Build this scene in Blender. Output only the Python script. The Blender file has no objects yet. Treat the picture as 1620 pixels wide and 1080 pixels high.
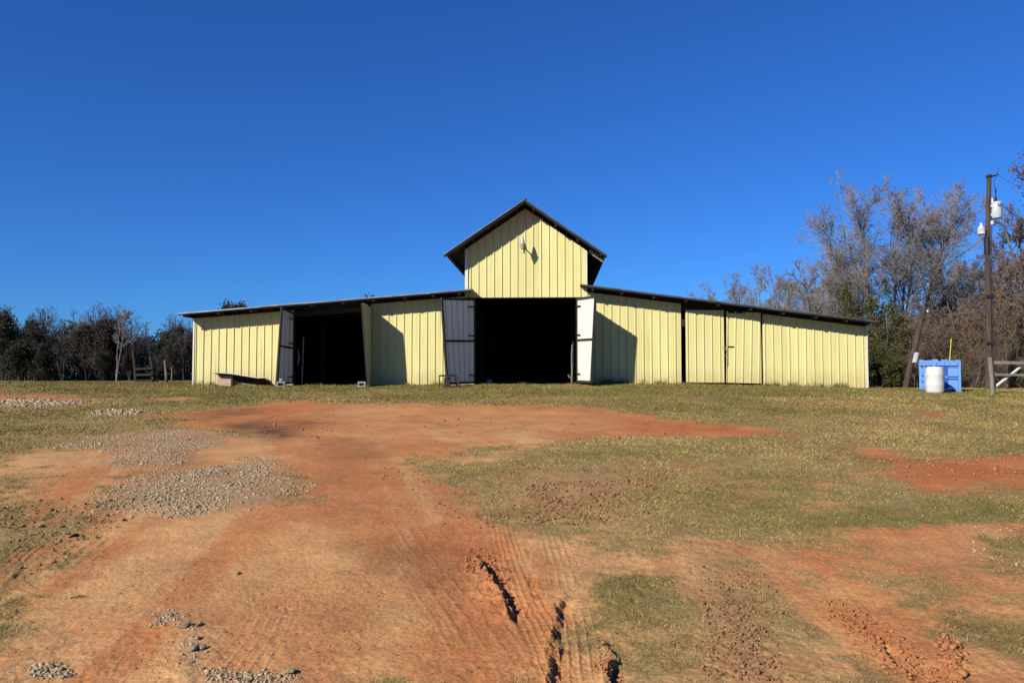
import bpy, math, random
import numpy as np
R = math.radians
scene = bpy.context.scene
C = scene.collection

# ---------------------------------------------------------------- camera, sky, sun, exposure
cam_data = bpy.data.cameras.new('camera')
cam_data.sensor_width = 36.0
cam_data.lens = 27.47
cam_data.clip_start = 0.05
cam_data.clip_end = 6000
cam = bpy.data.objects.new('camera', cam_data)
C.objects.link(cam)
cam.location = (0, 0, 1.6)
cam.rotation_euler = (R(90 + 2.55), 0, 0)
scene.camera = cam

SUN_EL, SUN_AZ = 30.0, 225.0            # azimuth clockwise from +Y
world = bpy.data.worlds.new('World')
scene.world = world
world.use_nodes = True
wn = world.node_tree.nodes
wl = world.node_tree.links
for n in list(wn): wn.remove(n)
sky = wn.new('ShaderNodeTexSky')
sky.sky_type = 'NISHITA'
sky.sun_disc = False
sky.sun_elevation = R(SUN_EL)
sky.sun_rotation = R(SUN_AZ)
sky.altitude = 200
sky.air_density = 1.0
sky.dust_density = 0.1
sky.ozone_density = 3.0
tint = wn.new('ShaderNodeMix')              # deep polarised blue, the same in every direction
tint.data_type = 'RGBA'
tint.blend_type = 'MULTIPLY'
tint.inputs[0].default_value = 1.0
tint.inputs[7].default_value = (0.21, 0.585, 1.25, 1)
bg = wn.new('ShaderNodeBackground')
bg.inputs['Strength'].default_value = 0.0645
wo = wn.new('ShaderNodeOutputWorld')
wl.new(sky.outputs[0], tint.inputs[6])
wl.new(tint.outputs[2], bg.inputs['Color'])
wl.new(bg.outputs[0], wo.inputs['Surface'])

sd = bpy.data.lights.new('sun', 'SUN')
sd.energy = 5.0
sd.angle = R(0.53)
sd.color = (1.0, 0.965, 0.91)
sun = bpy.data.objects.new('sun', sd)
C.objects.link(sun)
sun.rotation_euler = (R(90 - SUN_EL), 0, R(-(SUN_AZ) + 180))
sun.location = (-20, -20, 30)

scene.view_settings.view_transform = 'Standard'
scene.view_settings.look = 'None'
scene.view_settings.exposure = 0.6
scene.view_settings.gamma = 1.0
scene.view_settings.use_curve_mapping = False
scene.render.engine = 'CYCLES'
scene.cycles.max_bounces = 6
scene.cycles.diffuse_bounces = 1
scene.cycles.glossy_bounces = 2
scene.cycles.transparent_max_bounces = 4

# ---------------------------------------------------------------- helpers
rng = np.random.default_rng(11)
random.seed(5)

def tag(o, label=None, cat=None, group=None, kind=None):
    if label: o['label'] = label
    if cat: o['category'] = cat
    if group: o['group'] = group
    if kind: o['kind'] = kind
    return o

def thing(name, label, cat, loc=(0, 0, 0), rz=0.0, group=None):
    o = bpy.data.objects.new(name, None)
    o.empty_display_size = 0.2
    C.objects.link(o)
    o.location = loc
    o.rotation_euler = (0, 0, rz)
    return tag(o, label, cat, group)

def np_mesh(name, V, F, mat=None, smooth=False):
    """V (n,3); F: list of int arrays, each (m,3) or (m,4)"""
    me = bpy.data.meshes.new(name)
    V = np.asarray(V, dtype=np.float32)
    if not isinstance(F, (list, tuple)): F = [F]
    F = [np.asarray(f, dtype=np.int32) for f in F if len(f)]
    nl = sum(f.size for f in F)
    npoly = sum(len(f) for f in F)
    me.vertices.add(len(V)); me.vertices.foreach_set('co', V.ravel())
    me.loops.add(nl); me.loops.foreach_set('vertex_index', np.concatenate([f.ravel() for f in F]))
    me.polygons.add(npoly)
    tot = np.concatenate([np.full(len(f), f.shape[1], dtype=np.int32) for f in F])
    st = np.concatenate([[0], np.cumsum(tot)[:-1]]).astype(np.int32)
    me.polygons.foreach_set('loop_start', st)
    me.polygons.foreach_set('loop_total', tot)
    if smooth: me.polygons.foreach_set('use_smooth', np.ones(npoly, dtype=bool))
    me.update(calc_edges=True)
    if mat: me.materials.append(mat)
    return me

def link(name, me, parent=None, loc=None):
    o = bpy.data.objects.new(name, me)
    C.objects.link(o)
    if parent: o.parent = parent
    if loc is not None: o.location = loc
    return o

class MB:
    """collects simple shapes, builds ONE mesh object"""
    def __init__(s): s.v = []; s.f = []
    def add(s, vs, fs):
        b = len(s.v)
        s.v += [tuple(map(float, p)) for p in vs]
        s.f += [tuple(i + b for i in f) for f in fs]
    def hexa(s, p):           # 8 points: bottom ring 0-3, top ring 4-7
        s.add(p, [(3, 2, 1, 0), (4, 5, 6, 7), (0, 1, 5, 4), (1, 2, 6, 5), (2, 3, 7, 6), (3, 0, 4, 7)])
    def box(s, x0, x1, y0, y1, z0, z1):
        s.hexa([(x0, y0, z0), (x1, y0, z0), (x1, y1, z0), (x0, y1, z0), (x0, y0, z1), (x1, y0, z1), (x1, y1, z1), (x0, y1, z1)])
    def beam(s, a, b, w, h, up=(0, 0, 1)):
        a = np.array(a, float); b = np.array(b, float)
        t = (b - a) / np.linalg.norm(b - a)
        up = np.array(up, float)
        if abs(np.dot(t, up)) > .95: up = np.array((0, 1, 0.))
        u = np.cross(t, up); u /= np.linalg.norm(u)
        v = np.cross(u, t)
        u = u * w / 2; v = v * h / 2
        s.hexa([a - u - v, a + u - v, a + u + v, a - u + v, b - u - v, b + u - v, b + u + v, b - u + v])
    def tube(s, pts, r, n=8, caps=True):
        P = np.array(pts, float)
        rr = np.array(r, float) if np.ndim(r) else np.full(len(P), float(r))
        T = np.gradient(P, axis=0)
        T /= np.linalg.norm(T, axis=1)[:, None] + 1e-9
        ref = np.array((0, 0, 1.)) if abs(T[0, 2]) < .9 else np.array((1., 0, 0))
        vs = []; fs = []
        for i in range(len(P)):
            u = np.cross(T[i], ref); u /= np.linalg.norm(u); w = np.cross(T[i], u)
            for k in range(n):
                a = 2 * math.pi * k / n
                vs.append(P[i] + rr[i] * (math.cos(a) * u + math.sin(a) * w))
        for i in range(len(P) - 1):
            for k in range(n):
                k2 = (k + 1) % n
                fs.append((i * n + k, i * n + k2, (i + 1) * n + k2, (i + 1) * n + k))
        if caps:
            fs.append(tuple(range(n - 1, -1, -1)))
            fs.append(tuple((len(P) - 1) * n + k for k in range(n)))
        s.add(vs, fs)
    def lathe(s, prof, c=(0, 0, 0), n=20, axis='z'):
        vs = []; fs = []
        for r, z in prof:
            for k in range(n):
                a = 2 * math.pi * k / n
                if axis == 'z': vs.append((c[0] + r * math.cos(a), c[1] + r * math.sin(a), c[2] + z))
                else: vs.append((c[0] + r * math.cos(a), c[1] - z, c[2] + r * math.sin(a)))
        for i in range(len(prof) - 1):
            for k in range(n):
                k2 = (k + 1) % n
                fs.append((i * n + k, i * n + k2, (i + 1) * n + k2, (i + 1) * n + k))
        fs.append(tuple(range(n - 1, -1, -1)))
        fs.append(tuple((len(prof) - 1) * n + k for k in range(n)))
        s.add(vs, fs)
    def build(s, name, mat, parent=None, smooth=False, bevel=0, loc=None):
        me = bpy.data.meshes.new(name)
        me.from_pydata(s.v, [], s.f)
        if smooth: me.shade_smooth(); me.set_sharp_from_angle(angle=R(40))
        me.materials.append(mat)
        o = link(name, me, parent, loc)
        if bevel:
            m = o.modifiers.new('bevel', 'BEVEL'); m.width = bevel; m.segments = 2; m.limit_method = 'ANGLE'
        return o

# ---------------------------------------------------------------- value noise
def vnoise(x, y, seed=0):
    xi = np.floor(x).astype(np.int64); yi = np.floor(y).astype(np.int64)
    fx = x - xi; fy = y - yi
    fx = fx * fx * (3 - 2 * fx); fy = fy * fy * (3 - 2 * fy)
    def h(a, b):
        n = (a * 374761393 + b * 668265263 + seed * 974711) & 0x7fffffff
        n = ((n ^ (n >> 13)) * 1274126177) & 0x7fffffff
        n = n ^ (n >> 16)
        return (n & 0xffff) / 32767.5 - 1.0
    a = h(xi, yi); b = h(xi + 1, yi); c = h(xi, yi + 1); d = h(xi + 1, yi + 1)
    return (a + (b - a) * fx) + ((c + (d - c) * fx) - (a + (b - a) * fx)) * fy

def fbm(x, y, f, octv=4, seed=0, gain=.5):
    s = np.zeros_like(x); a = 1.0; t = 0
    for i in range(octv):
        ca, sa = math.cos(.6 * i + .3), math.sin(.6 * i + .3)
        s += a * vnoise((ca * x - sa * y) * f + 17.3 * i, (sa * x + ca * y) * f - 9.1 * i, seed + i)
        t += a; a *= gain; f *= 2.03
    return s / t

def smooth(a, b, x):
    t = np.clip((x - a) / (b - a), 0, 1)
    return t * t * (3 - 2 * t)

# ---------------------------------------------------------------- measured layout of the yard, in metres (x to the right, y away)
MASKS=[
 ({'g': 0.85},1.0,[(-45.34,69.28),(5.77,37.61),(18.64,40.49),(18.8,28.74),(15.38,23.53),(8.35,22.02),(3.15,20.56),(-1.93,21.72),(-4.51,22.37),(-7.47,22.57),(-10.28,22.75),(-17.42,26.64)]),
 ({'g': 0.55},1.5,[(-1.84,25.27),(1.9,26.09),(5.52,23.59),(4.09,18.76),(1.5,20.66),(-1.22,21.67)]),
 ({'g': 0.55, 'T': 0.92},1.5,[(4.47,20.51),(14.99,22.93),(8.61,13.21),(6.03,12.7),(5.02,15.97)]),
 ({'g': 0.35, 'p': 0.3},1.0,[(7.85,17.09),(8.86,15.93),(9.2,14.11),(8.0,12.27),(6.74,12.49),(6.17,13.92)]),
 ({'g': 0.3, 'T': 0.95},1.0,[(-13.41,20.53),(-11.96,21.48),(-8.22,18.54),(-5.84,14.21),(-7.43,13.37),(-8.73,13.39)]),
 ({'g': 0.5, 'T': 0.9},0.5,[(-8.73,13.39),(-7.81,14.26),(-6.9,12.43),(-7.67,11.77)]),
 ({'T': 0.3, 'r': 0.55, 'p': 0.1},0.6,[(-7.16,10.99),(-6.79,12.23),(-5.47,13.32),(-3.75,9.72),(-3.74,7.41),(-4.2,7.18),(-4.51,6.95)]),
 ({'T': 0.1, 'r': 0.1, 'p': 0.6},0.35,[(-7.67,11.77),(-7.0,12.43),(-5.96,11.75),(-5.39,10.81),(-6.4,10.61),(-6.98,10.72)]),
 ({'T': 0, 'r': 0.5},0.35,[(-8.19,18.54),(-8.12,19.72),(-7.15,20.61),(-5.98,21.81),(-4.33,21.48),(-1.84,20.69),(0.33,20.54),(1.91,19.69),(2.78,18.17),(3.64,16.74),(4.48,15.87),(5.36,14.77),(4.41,14.03),(3.04,13.96),(1.67,13.82),(0.53,13.17),(-0.5,12.3),(-1.29,11.42),(-1.5,10.39),(-0.91,9.48),(-0.45,8.55),(-0.12,7.65),(0.33,6.97),(0.8,6.67),(1.29,6.43),(1.6,6.67),(1.84,6.21),(1.46,5.9),(0.91,5.98),(0.57,5.75),(0.58,5.15),(0.66,4.71),(0.62,3.89),(-2.5,3.89),(-3.29,5.1),(-3.36,5.76),(-3.55,6.53),(-3.96,7.06),(-3.82,7.81),(-2.25,8.24),(-2.5,9.71),(-3.43,11.22),(-3.79,10.95),(-5.29,10.44),(-6.02,11.88),(-5.15,13.32),(-4.45,14.18),(-6.48,15.77)]),
 ({'T': 0.25, 'p': 0.3},0.5,[(-1.09,12.32),(0.53,13.17),(1.65,13.64),(0.85,11.75),(-0.43,10.62),(-1.17,10.38)]),
 ({'r': 0.15, 'p': 0.55},0.8,[(-4.7,20.1),(-2.66,19.43),(-1.99,16.45),(-2.39,14.11),(-3.41,15.13)]),
 ({'p': 0.4, 'r': 0.2},1.0,[(-2.42,19.96),(1.39,19.2),(2.55,16.65),(0.59,14.59),(-1.25,14.07)]),
 ({'r': 1.0, 'p': 0},0.5,[(2.3,16.78),(3.51,16.12),(4.38,15.53),(5.2,14.68),(4.35,14.22),(3.0,14.33),(2.2,15.15)]),
 ({'r': 0.95, 'd': 0.1},0.7,[(-3.1,13.27),(-2.28,11.81),(-1.12,8.24),(-0.5,6.93),(-0.32,5.68),(-0.72,5.99),(-1.65,8.24),(-2.49,10.66)]),
 ({'d': 0.45},0.6,[(-2.87,13.43),(-2.46,12.86),(-2.17,11.49),(-2.36,11.5)]),
 ({'d': 0.35, 'r': 0.8},0.35,[(-1.13,6.72),(-0.94,6.93),(-0.4,5.54),(-0.45,5.15),(-0.75,5.54)]),
 ({'d': 0.75, 'r': 0.7},0.5,[(-5.69,16.59),(-5.1,17.1),(-4.07,16.05),(-3.88,14.15),(-4.25,13.55),(-4.8,14.37)]),
 ({'d': 0.6, 'r': 0.7},0.5,[(-8.05,19.02),(-6.38,19.29),(-5.5,18.43),(-6.75,17.43)]),
 ({'p': 0.75, 'r': 0},0.35,[(-1.95,7.16),(-1.6,7.4),(-1.11,6.33),(-0.82,4.92),(-0.68,3.89),(-0.9,3.89),(-1.23,5.15)]),
 ({'p': 0.5, 'r': 0.1},0.3,[(-2.14,6.53),(-1.89,6.94),(-1.28,4.72),(-1.2,3.89),(-1.48,3.89),(-1.65,4.92)]),
 ({'p': 1, 'r': 0},0.1,[(0.01,7.11),(0.2,7.1),(0.15,6.67),(0.13,5.9),(0.05,6.15)]),
 ({'r': 0.9},0.25,[(-0.21,7.65),(-0.06,7.79),(0.1,5.99),(0.17,5.27),(0.04,5.27),(-0.15,6.33)]),
 ({'r': 0.75, 'p': 0.1},0.3,[(-3.62,7.41),(-3.0,7.8),(-2.32,7.41),(-2.33,6.34),(-2.68,5.99),(-3.02,6.0)]),
 ({'r': 0.8, 'd': 0.15},0.3,[(0.43,6.71),(0.78,6.52),(0.93,6.15),(0.56,5.82),(0.38,5.9)]),
 ({'r': 1, 'd': 0.1},0.3,[(0.45,4.92),(0.57,4.61),(0.55,4.18),(0.48,3.89),(0.28,3.89),(0.27,4.92)]),
 ({'T': 0, 'r': 0.9},1.5,[(-16.55,25.31),(-15.62,26.49),(-14.38,26.39),(-13.24,23.43),(-14.42,22.05)]),
 ({'T': 0.1, 'r': 0.3, 'p': 0.6},1.0,[(-10.65,23.77),(-9.87,23.98),(-9.43,22.69),(-10.17,22.5)]),
 ({'T': 0.05, 'r': 0.8, 'd': 0.5},0.2,[(-3.83,5.92),(-3.98,6.5),(-4.01,6.69),(-3.8,6.25),(-3.64,5.69),(-3.59,5.55)]),
 ({'T': 0.9, 'g': 0.45},0.25,[(-5.08,7.82),(-4.51,7.82),(-4.08,7.18),(-4.17,6.95),(-4.29,6.61)]),
 ({'T': 0.9, 'g': 0.6},0.25,[(-3.63,5.62),(-3.55,5.69),(-3.32,5.48),(-3.21,5.1),(-3.22,4.98)]),
 ({'T': 0.8, 'g': 0.22, 'p': 0.3},1.0,[(2.01,13.14),(5.48,13.09),(4.2,8.86),(3.07,6.51),(2.16,6.15),(1.56,6.71),(0.94,6.92),(0.44,7.92),(0.7,9.67)]),
 ({'T': 0.5, 'r': 0.6, 'd': 0.35},0.4,[(-0.09,10.62),(0.75,10.36),(2.19,10.49),(1.86,9.25),(1.32,8.22),(1.01,7.39),(0.47,7.39),(0.13,8.22)]),
 ({'T': 0.97, 'g': 0.5, 'd': 0.1},0.4,[(-0.19,12.03),(0.69,12.28),(1.42,11.74),(1.08,10.36),(0.17,10.36)]),
 ({'T': 0.03, 'r': 1},0.4,[(5.46,12.56),(5.7,12.21),(5.86,11.56),(6.6,11.56),(7.14,11.83),(8.11,12.28),(5.95,9.03),(5.51,9.14),(4.78,8.51),(4.57,9.04),(4.73,10.32)]),
 ({'T': 0.9, 'g': 0.55},0.4,[(6.94,12.5),(7.39,12.25),(6.58,11.2),(6.26,11.44)]),
 ({'T': 0, 'r': 1, 'd': 0.2},0.3,[(9.73,18.33),(10.32,18.4),(9.54,17.14),(9.24,17.24)]),
 ({'T': 0.96, 'g': 0.7},0.4,[(4.17,8.51),(4.72,8.51),(5.71,8.68),(4.84,7.37),(4.01,7.25),(3.67,7.77)]),
 ({'T': 0.44, 'r': 0.5, 'p': 0.35, 'g': 0.22},0.4,[(1.82,6.15),(3.17,6.7),(4.76,7.25),(2.53,3.89),(0.62,3.89),(0.66,4.71),(1.2,5.98)]),
 ({'T': 0.05, 'r': 0.55, 'p': 0.3},0.25,[(3.11,6.81),(4.01,7.25),(4.71,7.18),(4.51,6.86),(3.39,6.32),(2.98,6.32)]),
 ({'T': 0.05, 'r': 0.95},0.2,[(3.43,6.91),(3.54,6.7),(3.44,6.06),(3.31,5.46),(3.14,5.4),(3.2,5.98),(3.13,6.32)]),
 ({'T': 0.8, 'g': 0.75},0.2,[(2.63,5.4),(2.96,5.46),(3.01,5.03),(2.96,4.71),(2.74,4.71),(2.57,5.03)]),
 ({'T': 0.75, 'g': 0.5},0.25,[(1.68,5.53),(2.13,5.67),(2.18,5.15),(1.8,4.61),(1.57,4.81)]),
 ({'T': 0.1, 'p': 0.8, 'r': 0.1},0.2,[(2.45,5.9),(2.73,5.9),(2.69,5.53),(2.31,5.46)]),
 ({'T': 0, 'r': 1},0.15,[(1.9,6.32),(2.39,6.21),(2.34,5.98),(2.03,5.9),(2.09,5.33),(2.34,4.97),(2.48,4.71),(2.4,4.26),(2.13,3.89),(1.98,3.89),(2.04,4.34),(1.97,5.03),(1.85,5.53)]),
 ({'T': 0.35, 'r': 0.9, 'd': 0.2, 'g': 0.2},0.2,[(1.57,6.32),(1.77,6.32),(1.72,5.68),(1.58,4.71),(1.34,4.03),(1.03,4.18),(1.11,5.15)]),
 ({'T': 0.55, 'r': 0.9, 'g': 0.3, 'd': 0.35},0.2,[(1.19,4.81),(1.61,4.92),(1.38,4.03),(1.2,3.89),(1.06,4.18)]),
 ({'T': 0.1, 'p': 0.9, 'r': 0},0.2,[(2.51,4.71),(2.75,4.61),(2.83,4.34),(2.65,4.07),(2.47,4.26)]),
 ({'T': 0.9, 'g': 0.95},0.2,[(0.62,5.71),(0.85,5.9),(1.09,5.79),(1.05,5.27),(0.87,4.98),(0.7,5.01)]),
 ({'T': 0.5, 'g': 0.15, 'p': 0.4},0.2,[(0.75,4.98),(0.94,4.92),(0.95,4.43),(0.83,3.89),(0.65,3.89)]),
 ({'T': 0.1, 'v': 1, 'p': 0.3},0.5,[(-15.41,23.56),(-14.55,24.04),(-12.61,22.64),(-12.13,21.48),(-12.64,20.89),(-13.83,21.16)]),
 ({'T': 0.3, 'v': 0.85, 'p': 0.2},0.5,[(-10.71,19.48),(-10.26,20.19),(-9.17,19.77),(-8.91,18.4),(-9.79,18.13)]),
 ({'T': 0.15, 'v': 0.95},0.4,[(-7.76,13.21),(-7.57,14.24),(-6.73,14.92),(-5.96,14.8),(-5.15,13.74),(-4.79,12.39),(-4.6,10.79),(-5.28,10.6),(-5.69,10.98),(-5.81,11.75),(-6.66,12.72),(-7.29,12.58)]),
 ({'T': 0.0, 'v': 1},0.3,[(-4.58,8.58),(-4.67,9.52),(-4.53,10.43),(-3.91,10.57),(-3.43,10.94),(-3.02,10.17),(-2.46,9.3),(-2.65,8.91),(-2.71,8.25),(-3.08,8.0),(-3.62,8.07),(-4.08,8.07),(-4.37,8.26)]),
 ({'T': 0.9, 'g': 0.9},0.2,[(-4.91,9.12),(-4.83,9.4),(-4.59,8.87),(-4.65,8.72)]),
 ({'v': 0.6, 'p': 0.3},0.12,[(-2.28,5.09),(-2.19,5.18),(-1.9,4.82),(-1.8,4.62),(-1.69,4.39),(-1.73,4.26),(-1.92,4.48),(-1.93,4.66),(-2.21,4.87)]),
 ({'v': 0.6, 'p': 0.2},0.12,[(-2.59,4.26),(-2.43,4.31),(-2.28,4.19),(-2.3,4.07),(-2.47,4.09)]),
 ({'v': 0.7, 'p': 0.2},0.12,[(-1.7,4.18),(-1.56,4.17),(-1.15,4.14),(-1.07,3.96),(-1.51,3.96)]),
]
SCARPS=[
 ([(-0.34,6.56),(-0.26,6.24),(-0.17,5.91),(-0.1,5.56),(-0.03,5.27),(0.02,4.87)],0.034,0.3,0.04,0.35),
 ([(0.39,5.6),(0.36,5.4),(0.29,4.87),(0.24,4.43),(0.18,3.89)],0.018,0.25,0.034,0.3),
 ([(0.48,4.87),(0.53,4.57),(0.56,4.34),(0.5,3.89)],0.03,0.22,0.036,0.14),
 ([(0.09,6.04),(0.13,5.6),(0.14,5.18)],0.012,0.15,0.02,0.12),
 ([(-4.18,7.06),(-4.22,6.84),(-4.21,6.5)],0.012,0.12,0.02,0.12),
 ([(-3.81,6.25),(-3.72,6.0),(-3.64,5.66)],0.02,0.15,0.028,0.12),
 ([(2.04,5.12),(2.09,4.86),(2.1,4.47),(2.02,4.03)],0.02,0.15,0.03,0.3),
 ([(2.48,4.71),(2.46,4.47),(2.33,4.07)],0.03,0.25,0.03,0.12),
]
TRACKS=[
 ([(-0.16,8.22),(-0.05,6.71),(0.07,5.47),(0.16,4.87),(0.27,3.96)],0.13,6,0.006),
 ([(0.4,5.27),(0.38,4.71),(0.37,4.35),(0.35,3.89)],0.14,5,0.008),
 ([(0.35,7.27),(0.38,6.33),(0.39,5.4)],0.14,5,0.006),
 ([(-4.46,7.42),(-4.05,7.22),(-3.85,7.62)],0.16,5,0.008),
 ([(-3.86,6.0),(-4.06,6.63),(-4.05,7.22)],0.12,4,0.014),
 ([(-1.56,5.27),(-1.48,4.72),(-1.44,4.11),(-1.42,3.89)],0.17,5,0.004),
 ([(-2.29,4.43),(-2.26,4.19),(-2.18,3.93)],0.22,6,0.005),
 ([(-3.5,6.0),(-3.67,6.95),(-3.54,7.62)],0.25,5,0.008),
 ([(-1.39,8.24),(-0.84,6.52),(-0.27,4.92),(-0.03,3.96)],0.25,5,0.003),
]
CLODS=[
 ([(0.07,9.08),(0.68,9.46),(2.08,10.34),(1.9,9.45),(1.32,8.22),(1.0,7.34),(0.47,7.34),(0.19,7.99)],1500,0.006,0.021),
 ([(-0.37,6.52),(-0.26,6.52),(0.04,5.15),(0.02,4.87),(-0.08,5.15)],220,0.005,0.018),
 ([(0.27,4.81),(0.31,4.81),(0.22,3.96),(0.17,3.96)],80,0.004,0.012),
 ([(0.5,4.87),(0.54,4.87),(0.59,4.26),(0.53,3.96),(0.43,4.18)],160,0.004,0.015),
 ([(1.44,5.98),(1.87,6.15),(1.38,4.03),(0.99,4.03)],1300,0.004,0.015),
 ([(2.02,5.27),(2.19,5.27),(2.34,4.03),(1.87,3.99)],700,0.004,0.016),
 ([(2.51,4.71),(2.57,4.61),(2.34,4.03),(2.21,4.03)],150,0.006,0.022),
 ([(-2.38,11.81),(-0.37,9.28),(0.12,7.39),(-0.63,7.15)],260,0.005,0.018),
 ([(-5.37,8.27),(-4.2,8.58),(-3.56,7.41),(-3.68,5.69)],420,0.006,0.025),
 ([(-3.88,6.0),(0.96,6.33),(0.6,3.96),(-2.55,3.96)],1500,0.002,0.007),
 ([(5.4,12.21),(7.65,11.73),(6.0,9.22),(4.57,9.63)],220,0.008,0.026),
 ([(-7.96,19.35),(3.88,16.61),(2.01,13.14),(-4.17,13.29)],120,0.01,0.035),
]
BEDS=[
 ([(-15.41,23.56),(-14.73,24.33),(-12.52,22.64),(-12.01,21.26),(-12.51,20.67),(-13.83,21.16)],800,0.02,0.06),
 ([(-10.71,19.48),(-10.26,20.19),(-9.17,19.77),(-8.91,18.4),(-9.79,18.13)],420,0.015,0.05),
 ([(-7.87,13.21),(-7.57,14.24),(-6.82,15.12),(-6.04,15.0),(-4.98,13.73),(-4.69,12.26),(-4.42,10.58),(-5.18,10.39),(-5.74,10.81),(-5.81,11.75),(-6.62,12.65),(-7.31,12.44)],3800,0.005,0.021),
 ([(-4.62,8.58),(-4.77,9.74),(-4.64,10.69),(-4.05,10.95),(-3.57,11.52),(-2.97,10.26),(-2.33,9.37),(-2.57,8.77),(-2.65,8.06),(-2.97,7.72),(-3.55,7.9),(-4.05,7.9),(-4.39,8.16)],6000,0.004,0.019),
 ([(-2.29,5.04),(-2.21,5.22),(-1.9,4.84),(-1.78,4.62),(-1.66,4.39),(-1.72,4.23),(-1.92,4.43),(-1.95,4.66),(-2.25,4.82)],420,0.0025,0.012),
 ([(-2.61,4.26),(-2.44,4.32),(-2.26,4.19),(-2.28,4.05),(-2.48,4.08)],300,0.003,0.013),
 ([(-1.72,4.2),(-1.56,4.18),(-1.12,4.15),(-1.04,3.96),(-1.51,3.96)],480,0.003,0.013),
 ([(4.08,7.37),(4.71,7.25),(3.87,5.97),(3.59,6.32)],140,0.005,0.015),
]
STONES=[(-1.97,4.78,0.05),(-1.9,4.79,0.034),(-1.9,4.83,0.03),(-1.78,4.43,0.055),(-1.73,4.45,0.036),(-1.82,4.58,0.034),(-1.72,4.25,0.03),(-1.16,4.12,0.05),(-2.04,5.88,0.035),(-2.14,4.98,0.03),(-2.44,4.22,0.035),(-2.38,4.2,0.03),(-2.69,5.43,0.026),(-4.05,8.65,0.05)]
STICK=(-2.93, 5.35)
ROAD=[(-0.94,3.58),(-0.99,4.03),(-1.09,5.15),(-1.18,6.72),(-1.39,8.24),(-2.01,10.65),(-3.03,13.69),(-4.13,16.54),(-5.53,20.15)]

YAW = R(3.0)
OX, OY = 0.0, 30.3
def b2w(s, o, z=0.0):        # barn frame (s along the front, o out towards the yard) -> world
    return (OX + s * math.cos(YAW) - o * math.sin(YAW), OY - s * math.sin(YAW) - o * math.cos(YAW), z)

def poly_sdf(px, py, P):
    P = np.asarray(P, float)
    d = np.full(px.shape, 1e18); sgn = np.ones(px.shape)
    n = len(P)
    for i in range(n):
        a = P[i]; b = P[i - 1]
        ex, ey = b[0] - a[0], b[1] - a[1]
        wx, wy = px - a[0], py - a[1]
        t = np.clip((wx * ex + wy * ey) / (ex * ex + ey * ey + 1e-12), 0, 1)
        bx, by = wx - ex * t, wy - ey * t
        d = np.minimum(d, bx * bx + by * by)
        c1 = py >= a[1]; c2 = py < b[1]; c3 = ex * wy > ey * wx
        flip = (c1 & c2 & c3) | (~c1 & ~c2 & ~c3)
        sgn = np.where(flip, -sgn, sgn)
    return sgn * np.sqrt(d)          # negative inside

def line_dist(px, py, P):
    """signed lateral distance (positive to the right of travel), arc length, end fade"""
    P = np.asarray(P, float)
    best = np.full(px.shape, 1e9); lat = np.zeros(px.shape); arc = np.zeros(px.shape); s0 = 0.
    for i in range(len(P) - 1):
        a, b = P[i], P[i + 1]
        e = b - a; L = math.hypot(*e)
        wx, wy = px - a[0], py - a[1]
        t = np.clip((wx * e[0] + wy * e[1]) / (L * L), 0, 1)
        dx, dy = wx - e[0] * t, wy - e[1] * t
        dd = np.hypot(dx, dy)
        m = dd < best
        sg = np.sign(e[0] * wy - e[1] * wx)     # + : left of travel
        best = np.where(m, dd, best); lat = np.where(m, dd * sg, lat); arc = np.where(m, s0 + t * L, arc)
        s0 += L
    return lat, arc, s0                # travel is towards the camera, so left of travel = right in view

def H(x):
    return np.interp(x, [-40, -12.6, -5.5, 2.5, 6.5, 13.4, 18, 30, 60], [1.12, 1.24, 1.27, 1.32, 1.33, 1.16, 1.05, .98, .95])

def footprint(x, y):
    s = (x - OX) * math.cos(YAW) - (y - OY) * math.sin(YAW)
    o = -(x - OX) * math.sin(YAW) - (y - OY) * math.cos(YAW)
    return s, o

def base_h(x, y):
    yw = 30.3 - .052 * x
    t = np.clip((y - 3) / (yw - 3), -.15, 1)
    h = H(x); z = h * t
    k = smooth(0, 60, y - yw - 15)
    z = np.where(y > yw, h + (1.05 - h) * k, z)
    nb = smooth(0, 6, np.abs(y - yw) - 2) * .8 + .2
    z = z + fbm(x, y, .18, 3, 5) * .05 * nb * smooth(3, 9, np.hypot(x, y))
    s, o = footprint(x, y)
    inside = smooth(0.0, .5, -o) * (s > -12.6) * (s < 13.4) * (o > -16)
    z = z * (1 - inside) + 1.12 * inside
    return z

def layers(x, y):
    r = np.hypot(x, y)
    amp = np.clip(.035 * r, .06, .9)
    f1 = fbm(x, y, .9, 4, 21, .6); f2 = fbm(x, y, .9, 4, 31, .6)
    f3 = fbm(x, y, 4.0, 3, 41); f4 = fbm(x, y, 4.0, 3, 51)
    wx = x + amp * f1 + .05 * f3
    wy = y + amp * 1.6 * f2 + .05 * f4
    L = {'T': np.ones_like(x), 'g': np.full_like(x, .36), 'r': np.full_like(x, .35), 'd': np.zeros_like(x), 'v': np.zeros_like(x), 'p': np.full_like(x, .1)}
    for val, fe, P in MASKS:
        A = np.asarray(P)
        m = (wx > A[:, 0].min() - 1.5 * fe) & (wx < A[:, 0].max() + 1.5 * fe) & (wy > A[:, 1].min() - 1.5 * fe) & (wy < A[:, 1].max() + 1.5 * fe)
        if not m.any(): continue
        k = smooth(fe * 1.5, -fe * 1.5, poly_sdf(wx[m], wy[m], P))
        for key, v in val.items():
            L[key][m] = L[key][m] * (1 - k) + v * k
        if 'v' not in val: L['v'][m] *= 1 - k
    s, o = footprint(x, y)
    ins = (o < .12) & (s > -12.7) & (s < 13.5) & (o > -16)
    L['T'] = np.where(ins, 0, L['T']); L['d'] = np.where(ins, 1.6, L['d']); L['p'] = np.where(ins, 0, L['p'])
    # a bare worn strip in front of the big doors
    return L

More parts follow.
